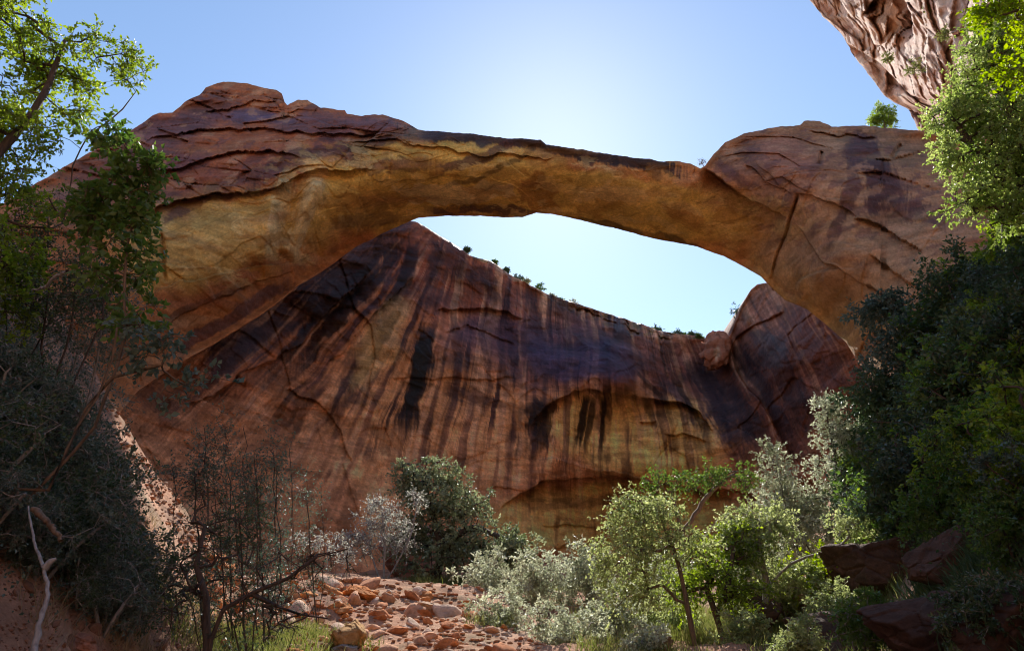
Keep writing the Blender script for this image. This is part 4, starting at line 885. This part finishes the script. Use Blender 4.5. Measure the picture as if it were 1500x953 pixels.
for i, (px, py, rx, ry) in enumerate(CB):
    Y = float(np.interp((px - 1245) / (1640. - 1245), [0, .12, .4], [96, 78, 58])) ; r0 = P(px, py + ry, Y)
    plant('cliff_bush', ['green tuft hanging midway on the sunlit cliff', 'small dry tuft near the left edge of the sunlit cliff', 'green tuft near the top of the sunlit cliff', 'small tuft beside the bright tree on the sunlit cliff'][i], 'bush', r0, [[r0, P(px, py, Y)]], [B(px, py, Y, rx, ry)], 24, .45, .2, LM['grass'], W_BROWN, ntw=6, nlf=6, rtop=.04, rmin=.02)

# ------------------------------------------------------------------ pale dead wood
def deadwood(label, pts, r_a, r_b, side=(), mat=W_PALE):
    P_ = np.array([P(*p) for p in pts]); n = 24
    tt_ = np.linspace(0, 1, n); k = np.linspace(0, 1, len(P_)); Q = np.stack([np.interp(tt_, k, P_[:, c]) for c in range(3)], 1)
    for _ in range(2): Q[1:-1] = (Q[:-2] + Q[2:] + 2 * Q[1:-1]) / 4
    Q = Q + rng.normal(0, .006, Q.shape); paths = [(Q, np.linspace(r_a, r_b, n) * rng.uniform(.85, 1.15, n))]
    for i, d in side:
        q = Q[i]; d = np.array(d); paths.append((np.array([q, q + d * .5 + [0, 0, .02], q + d]), np.array([r_b * 1.3, r_b, r_b * .5])))
    V, Fq = tubes(paths, 8); o0 = P_[0]
    o = obj('dead_branch', V - o0, Fq, mat); o.location = o0; tag(o, label, 'branch'); return o
deadwood('long pale weathered branch snaking down the shaded left bank', [(42, 740, 5.6), (46, 790, 5.4), (66, 835, 5.2), (73, 868, 5.1), (58, 910, 5.0), (50, 960, 4.9)], .006, .022, [(9, (.06, .02, .07))])
deadwood('short pale dead branch sticking up among the dark shrubs at left', [(48, 425, 7.6), (68, 420, 7.4), (82, 405, 7.3), (100, 398, 7.2)], .012, .028, [])
deadwood('thin brown bare branch lying over the shaded bank below the shrubs', [(50, 745, 6.4), (70, 765, 6.3), (90, 790, 6.3)], .03, .02, mat=W_BROWN)

# ------------------------------------------------------------------ rocks
def rock_mesh(r, sx, sy, sz, lvl=3, nf=14):
    """angular block: a ball cut by planes, then roughened"""
    import bmesh
    bm = bmesh.new(); bmesh.ops.create_icosphere(bm, subdivisions=lvl + 1, radius=1.0)
    V = np.array([v.co[:] for v in bm.verts]); Fv = np.array([[v.index for v in f.verts] for f in bm.faces]); bm.free()
    nr = norm(r.normal(size=(nf, 3))); dd = r.uniform(.42, .8, nf)
    dots = V @ nr.T; sc = np.min(np.where(dots > 1e-3, dd / np.maximum(dots, 1e-3), 9), axis=1); V = V * np.minimum(sc, 1.0)[:, None]
    o = r.uniform(0, 50); hh, ee, _ = facets(V[:, 0] * 2.2 + o, V[:, 1] * 2.2, V[:, 2] * 2.8)
    V = V * (1 + .08 * fbm(V[:, 0] * 1.5 + o, V[:, 1] * 1.5, V[:, 2] * 1.5, 4) + .10 * hh - .04 * np.exp(-(ee / .06) ** 2) + .02 * noise(V[:, 0] * 9 + o, V[:, 1] * 9, V[:, 2] * 9))[:, None]
    return V * np.array([sx, sy, sz]), Fv
def rock(name, label, loc, size, col, r, rot=None, group=None, lvl=3, nf=14):
    V, Fv = rock_mesh(r, *size, lvl=lvl, nf=nf)
    c = np.zeros((len(V), 3)) + col; f = fbm(V[:, 0] * 3 / size[0], V[:, 1] * 3 / size[0], V[:, 2] * 3 / size[0] + size[0], 4); c = c * (1 + .35 * f)[:, None]
    o = obj(name, V, Fv, M_BOULD, cols=np.clip(c, .02, .8), smooth=False); o.location = loc
    o.rotation_euler = rot if rot is not None else tuple(r.uniform(-.4, .4, 2)) + (r.uniform(0, 6.28),)
    tag(o, label, 'rock', group); return o
rr1 = np.random.default_rng(5)
BG = [('boulder', 'large pinkish boulder at the foot of the wall behind the tall centre tree', 600, 815, 46, 46, 42, (.42, .21, .14)),
 ('boulder', 'big dark angular boulder in the shade under the right bank shrubs', 1300, 835, 10.5, 64, 44, (.24, .14, .09)),
 ('boulder', 'broad flat shaded boulder filling the lower right', 1390, 905, 8.5, 80, 38, (.22, .13, .10)),
 ('boulder', 'dark wedge shaped rock beside the slim grey trunk', 1100, 905, 15, 34, 36, (.2, .12, .08)),
 ('boulder', 'sunlit tan boulder right of the slim grey trunk', 1180, 905, 14, 58, 30, (.42, .27, .17)),
 ('boulder', 'shaded rock below the sunlit tan boulder', 1240, 940, 10, 60, 34, (.24, .15, .10)),
 ('boulder', 'dark boulder in the lower right corner', 1490, 905, 7, 70, 50, (.2, .12, .09)),
 ('boulder', 'upright dark block behind the big angular boulder', 1390, 830, 11, 50, 34, (.23, .13, .09)),
 ('boulder', 'small rock on the lower edge left of the leaning trunk', 965, 948, 14, 26, 16, (.3, .19, .13)),
 ('boulder', 'small shaded rock at the bottom of the left bank', 120, 945, 5.2, 24, 14, (.36, .18, .12)),
 ('boulder', 'large orange slab tilted at the top of the rubble', 528, 868, 24, 30, 12, (.46, .17, .05)),
 ('boulder', 'long pale slab lying in the middle of the rubble', 620, 892, 21, 26, 9, (.50, .33, .22)),
 ('boulder', 'tan slab on its edge at the left side of the rubble', 515, 930, 16, 26, 24, (.48, .28, .12)),
 ('boulder', 'big pale rock among the sunlit rocks under the bare bush', 372, 905, 16, 30, 20, (.52, .34, .25)),
 ('boulder', 'grey rounded rock on the lower edge at the left end of the rubble', 505, 950, 14, 18, 10, (.3, .25, .22))]
for nm, lab, px, py, Y, rx, ry, c in BG:
    Y = (hit(px, min(py + ry * .7, 1000), default=Y) if Y < 30 else Y); s = pxsize(px, py, Y); sx, sz = rx * s * 1.25, ry * s * 1.3; c = np.array(c) * (.42 if px > 1060 and px != 1180 else 1)  # right-hand boulders, except the sunlit tan one, have shade darkened into their colour
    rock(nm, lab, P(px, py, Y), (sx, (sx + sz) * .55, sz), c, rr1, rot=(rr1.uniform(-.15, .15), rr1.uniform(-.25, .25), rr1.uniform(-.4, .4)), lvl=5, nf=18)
protos = []
for k in range(10):
    o = rock('talus_rock', 'angular red sandstone chunk in the sunlit rubble slope', (0, 0, -30), (1, rr1.uniform(.7, 1.1), rr1.uniform(.35, .7)), [(.54, .25, .13), (.56, .31, .19), (.50, .20, .09), (.60, .42, .31), (.56, .23, .08)][k % 5], rr1, group='rocks of the sunlit rubble slope', lvl=2, nf=12)
    o.data.materials[0] = M_BOULD; protos.append(o)
def hits(pxa, pya, n=170):
    Ys = np.linspace(9, 46, n)[None]; q = P(np.repeat(pxa[:, None], n, 1), np.repeat(pya[:, None], n, 1), np.repeat(Ys, len(pxa), 0)); b = q[..., 2] < ground_h(q[..., 0], q[..., 1])
    k = np.argmax(b, 1); return np.where(b.any(1), Ys[0][k], -1)
def inside(px, py):
    a = (300 < px < 450 and 800 < py < 960); b = (430 < px < 780 and py > 850 + max(0, (px - 560) * .28)); return a or b
cx_ = rr1.uniform(300, 740, 1400); cy_ = rr1.uniform(808, 975, 1400); CND = np.stack([cx_, cy_, hits(cx_, cy_)], 1); cnt = 0; used = set(); tries = -1
while cnt < 296 and tries < 1398:
    tries += 1
    px, py, Y = CND[tries]
    if Y < 0 or not inside(px, py): continue
    x = float(P(px, py, Y)[0]); z = float(ground_h(x, Y))
    s = min(.75, pxsize(px, py, Y) * rr1.choice([6, 9, 14, 21], p=[.28, .36, .26, .10]) * rr1.uniform(.8, 1.2))
    k = rr1.integers(10); src = protos[k]
    o = src if k not in used else src.copy()
    if k in used: COL.objects.link(o)
    used.add(k); o.location = (x, Y, z + s * .02); o.scale = (s, s, s); o.rotation_euler = (rr1.uniform(-.6, .6), rr1.uniform(-.6, .6), rr1.uniform(0, 6.28)); cnt += 1
for k in range(10):
    if k not in used: bpy.data.objects.remove(protos[k])
gv = []; gf = []; gc = []; rg = np.random.default_rng(77); PV = [rock_mesh(rg, 1, .8, .5, lvl=0, nf=9) for _ in range(6)]; off = 0; made = 0
gx_ = rg.uniform(150, 800, 5200); gy_ = rg.uniform(600, 975, 5200); gY = hits(gx_, gy_, 120)
while made < 5199:
    made += 1; px, py, Y = gx_[made], gy_[made], gY[made]
    if Y < 0 or (px < 330 and px < 120 + (py - 560) * .59) or (py < 850 and px > 440): continue
    x = float(P(px, py, Y)[0]); z = float(ground_h(x, Y))
    V, Fv = PV[made % 6]; s = pxsize(px, py, Y) * rg.uniform(2, 6.5); a = rg.uniform(0, 6.28); ca_, sa_ = cos(a), sin(a); q = V * s; q = np.stack([q[:, 0] * ca_ - q[:, 1] * sa_, q[:, 0] * sa_ + q[:, 1] * ca_, q[:, 2]], 1)
    gv.append(q + [x, Y, z + s * .15]); gf.append(Fv + off); off += len(V); gc.append(np.zeros(V.shape) + np.array([[.52, .25, .13], [.58, .34, .21], [.48, .19, .09], [.6, .42, .3]][made % 4]))
tag(obj('gravel', np.concatenate(gv), np.concatenate(gf), M_BOULD, cols=np.concatenate(gc), smooth=False), 'small red stone chips between the rocks of the rubble slope', 'gravel', kind='stuff')
def chips(label, lo, hi, n, y0, y1, cols_, seed, smin=1.2, smax=5):
    r = np.random.default_rng(seed); a = r.uniform(lo, hi, n); b = r.uniform(y0, y1, n); Ys = hits2(a, b); V_ = []; F_ = []; C_ = []; o_ = 0
    PV_ = [rock_mesh(r, 1, .8, .55, lvl=0, nf=9) for _ in range(5)]
    for k in range(n):
        if Ys[k] < 0: continue
        V, Fv = PV_[k % 5]; Y = float(Ys[k]); s = pxsize(a[k], b[k], Y) * r.uniform(smin, smax) * (.5 + .5 * r.random()); g = r.uniform(0, 6.28); q = V * s; q = np.stack([q[:, 0] * cos(g) - q[:, 1] * sin(g), q[:, 0] * sin(g) + q[:, 1] * cos(g), q[:, 2]], 1)
        x = float(P(a[k], b[k], Y)[0]); V_.append(q + [x, Y, float(ground_h(x, Y)) + s * .1]); F_.append(Fv + o_); o_ += len(V); C_.append(np.zeros(V.shape) + cols_[k % len(cols_)])
    tag(obj('gravel', np.concatenate(V_), np.concatenate(F_), M_BOULD, cols=np.concatenate(C_), smooth=False), label, 'gravel', kind='stuff')
# darker stones scattered on the shaded banks
pd = []
for k in range(4):
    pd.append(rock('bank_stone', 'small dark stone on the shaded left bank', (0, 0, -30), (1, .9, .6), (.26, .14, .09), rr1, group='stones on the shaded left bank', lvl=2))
bx_ = rr1.uniform(-20, 330, 120); by_ = rr1.uniform(640, 975, 120)
def hits2(a, b_):
    Ys = np.linspace(3.2, 22, 240)[None]; n = 240; q = P(np.repeat(a[:, None], n, 1), np.repeat(b_[:, None], n, 1), np.repeat(Ys, len(a), 0)); b = q[..., 2] < ground_h(q[..., 0], q[..., 1])
    return np.where(b.any(1), Ys[0][np.argmax(b, 1)], -1)
bY_ = hits2(bx_, by_)
for k in range(120):
    if bY_[k] < 0: continue
    Y = float(bY_[k]); x = float(P(bx_[k], by_[k], Y)[0]); s = rr1.choice([.04, .07, .13], p=[.5, .35, .15]) * rr1.uniform(.7, 1.4)
    o = pd[k % 4] if k < 4 else pd[k % 4].copy()
    if k >= 4: COL.objects.link(o)
    o.location = (x, Y, float(ground_h(x, Y))); o.scale = (s, s, s); o.rotation_euler = tuple(rr1.uniform(-1, 1, 3))

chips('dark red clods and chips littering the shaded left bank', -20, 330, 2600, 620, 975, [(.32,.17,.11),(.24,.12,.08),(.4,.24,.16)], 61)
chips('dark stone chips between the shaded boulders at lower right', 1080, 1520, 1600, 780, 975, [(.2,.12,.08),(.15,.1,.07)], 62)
# ------------------------------------------------------------------ ground cover nobody could count
def blades(n, fx, h, wd, r, lean=.35):
    x, y = fx(n, r); z = ground_h(x, y); n = len(x)
    base = np.stack([x, y, z - .02], 1); d = norm(np.stack([r.normal(0, lean, n), r.normal(0, lean, n), np.ones(n)], 1)); L = (h * r.uniform(.5, 1.3, n))[:, None]
    a = r.uniform(0, 2 * pi, n); s = np.stack([np.cos(a), np.sin(a), 0 * a], 1) * wd
    dn = norm(d + np.stack([r.normal(0, .5, n), r.normal(0, .5, n), -.2 * np.ones(n)], 1))
    m = base + d * L * .6; tpp = m + dn * L * .5
    V = np.stack([base - s, base + s, m + s * .7, m - s * .7, tpp], 1).reshape(-1, 3); i = np.arange(n)[:, None] * 5
    return V, np.concatenate([i, i + 1, i + 2, i + 3], 1), np.concatenate([i + 3, i + 2, i + 4], 1), np.repeat(r.uniform(0, 1, n), 5)
def cover(name, label, n, fx, h, wd, mat, lean=.35, seed=3):
    V, q, t3, c = blades(n, fx, h, wd, np.random.default_rng(seed), lean)
    o = obj(name, V, [q, t3], mat, smooth=False, cols=np.repeat(c[:, None], 3, 1)); tag(o, label, 'grass', kind='stuff'); return o
def clump(cx, cy, rx, ry, nc, sp):
    def f(n, r):
        a = np.stack([r.normal(0, rx, nc) + cx, r.normal(0, ry, nc) + cy], 1); i = r.integers(0, nc, n)
        return a[i, 0] + r.normal(0, sp, n), a[i, 1] + r.normal(0, sp, n)
    return f
cover('grass', 'green grass and weeds between the rubble and the centre tree', 24000, clump(-3.5, 36, 4.0, 2.2, 260, .25), .45, .012, LM['grass'])
cover('grass', 'green undergrowth around the trunks of the sunlit thicket', 20000, clump(6.2, 18, 2.4, 4, 200, .25), .35, .009, LM['grass'], seed=4)
cover('grass', 'pale weeds among the sunlit rocks under the bare bush', 3500, clump(-4.6, 14, .8, 1.2, 60, .16), .3, .008, LM['grass'], seed=5)
def bank_l(n, r):
    nc = 240; y = r.uniform(4, 15, nc); x = -np.interp(y, [0, 10, 20], [1.2, 3.7, 7]) - r.uniform(0, 1, nc) ** .8 * 7; i = r.integers(0, nc, n)
    return x[i] + r.normal(0, .12, n), y[i] + r.normal(0, .12, n)
cover('dry_grass', 'tufts of dry grass on the shaded left bank', 9000, bank_l, .34, .004, LM['dry'], .5, 6)
def bank_r(n, r):
    nc = 260; y = r.uniform(5, 18, nc); x = np.interp(y, [0, 10, 20], [2.4, 6, 10]) + r.uniform(0, 1, nc) * 7; i = r.integers(0, nc, n)
    return x[i] + r.normal(0, .2, n), y[i] + r.normal(0, .2, n)
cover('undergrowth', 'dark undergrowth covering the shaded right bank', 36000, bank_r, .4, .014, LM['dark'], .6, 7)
# low leafy cover that clothes both banks
def leafcover(name, label, fx, n, h, ls, mat, seed):
    r = np.random.default_rng(seed); x, y = fx(n, r); z = ground_h(x, y) + r.uniform(0, 1, n) ** 1.5 * h
    LV, F1, F2 = leaves(np.stack([x, y, z], 1), r.normal(0, 1, (n, 3)) + [0, 0, .3], ls, .32, r, .6); c = np.repeat(r.uniform(0, 1, n), 4)
    o = obj(name, LV, [np.concatenate([F1, F2])], mat, smooth=False, cols=np.repeat(c[:, None], 3, 1)); tag(o, label, 'ground cover', kind='stuff')
def lc_r(n, r):
    nc = 420; y = r.uniform(6, 24, nc); x = np.interp(y, [0, 10, 20, 30], [3, 6.6, 10.8, 15]) + r.uniform(0, 1, nc) * 8; i = r.integers(0, nc, n)
    return x[i] + r.normal(0, .35, n), y[i] + r.normal(0, .35, n)
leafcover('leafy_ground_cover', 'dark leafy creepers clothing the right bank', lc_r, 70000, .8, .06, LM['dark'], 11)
def lc_l(n, r):
    nc = 260; y = r.uniform(7, 13, nc); x = -np.interp(y, [0, 10, 20, 30], [2.6, 6.2, 9.4, 14]) - r.uniform(0, 1, nc) * 8; i = r.integers(0, nc, n)
    return x[i] + r.normal(0, .3, n), y[i] + r.normal(0, .3, n)
leafcover('leafy_ground_cover', 'dark scrubby growth clothing the upper left bank', lc_l, 46000, .7, .045, LM['blue'], 12)
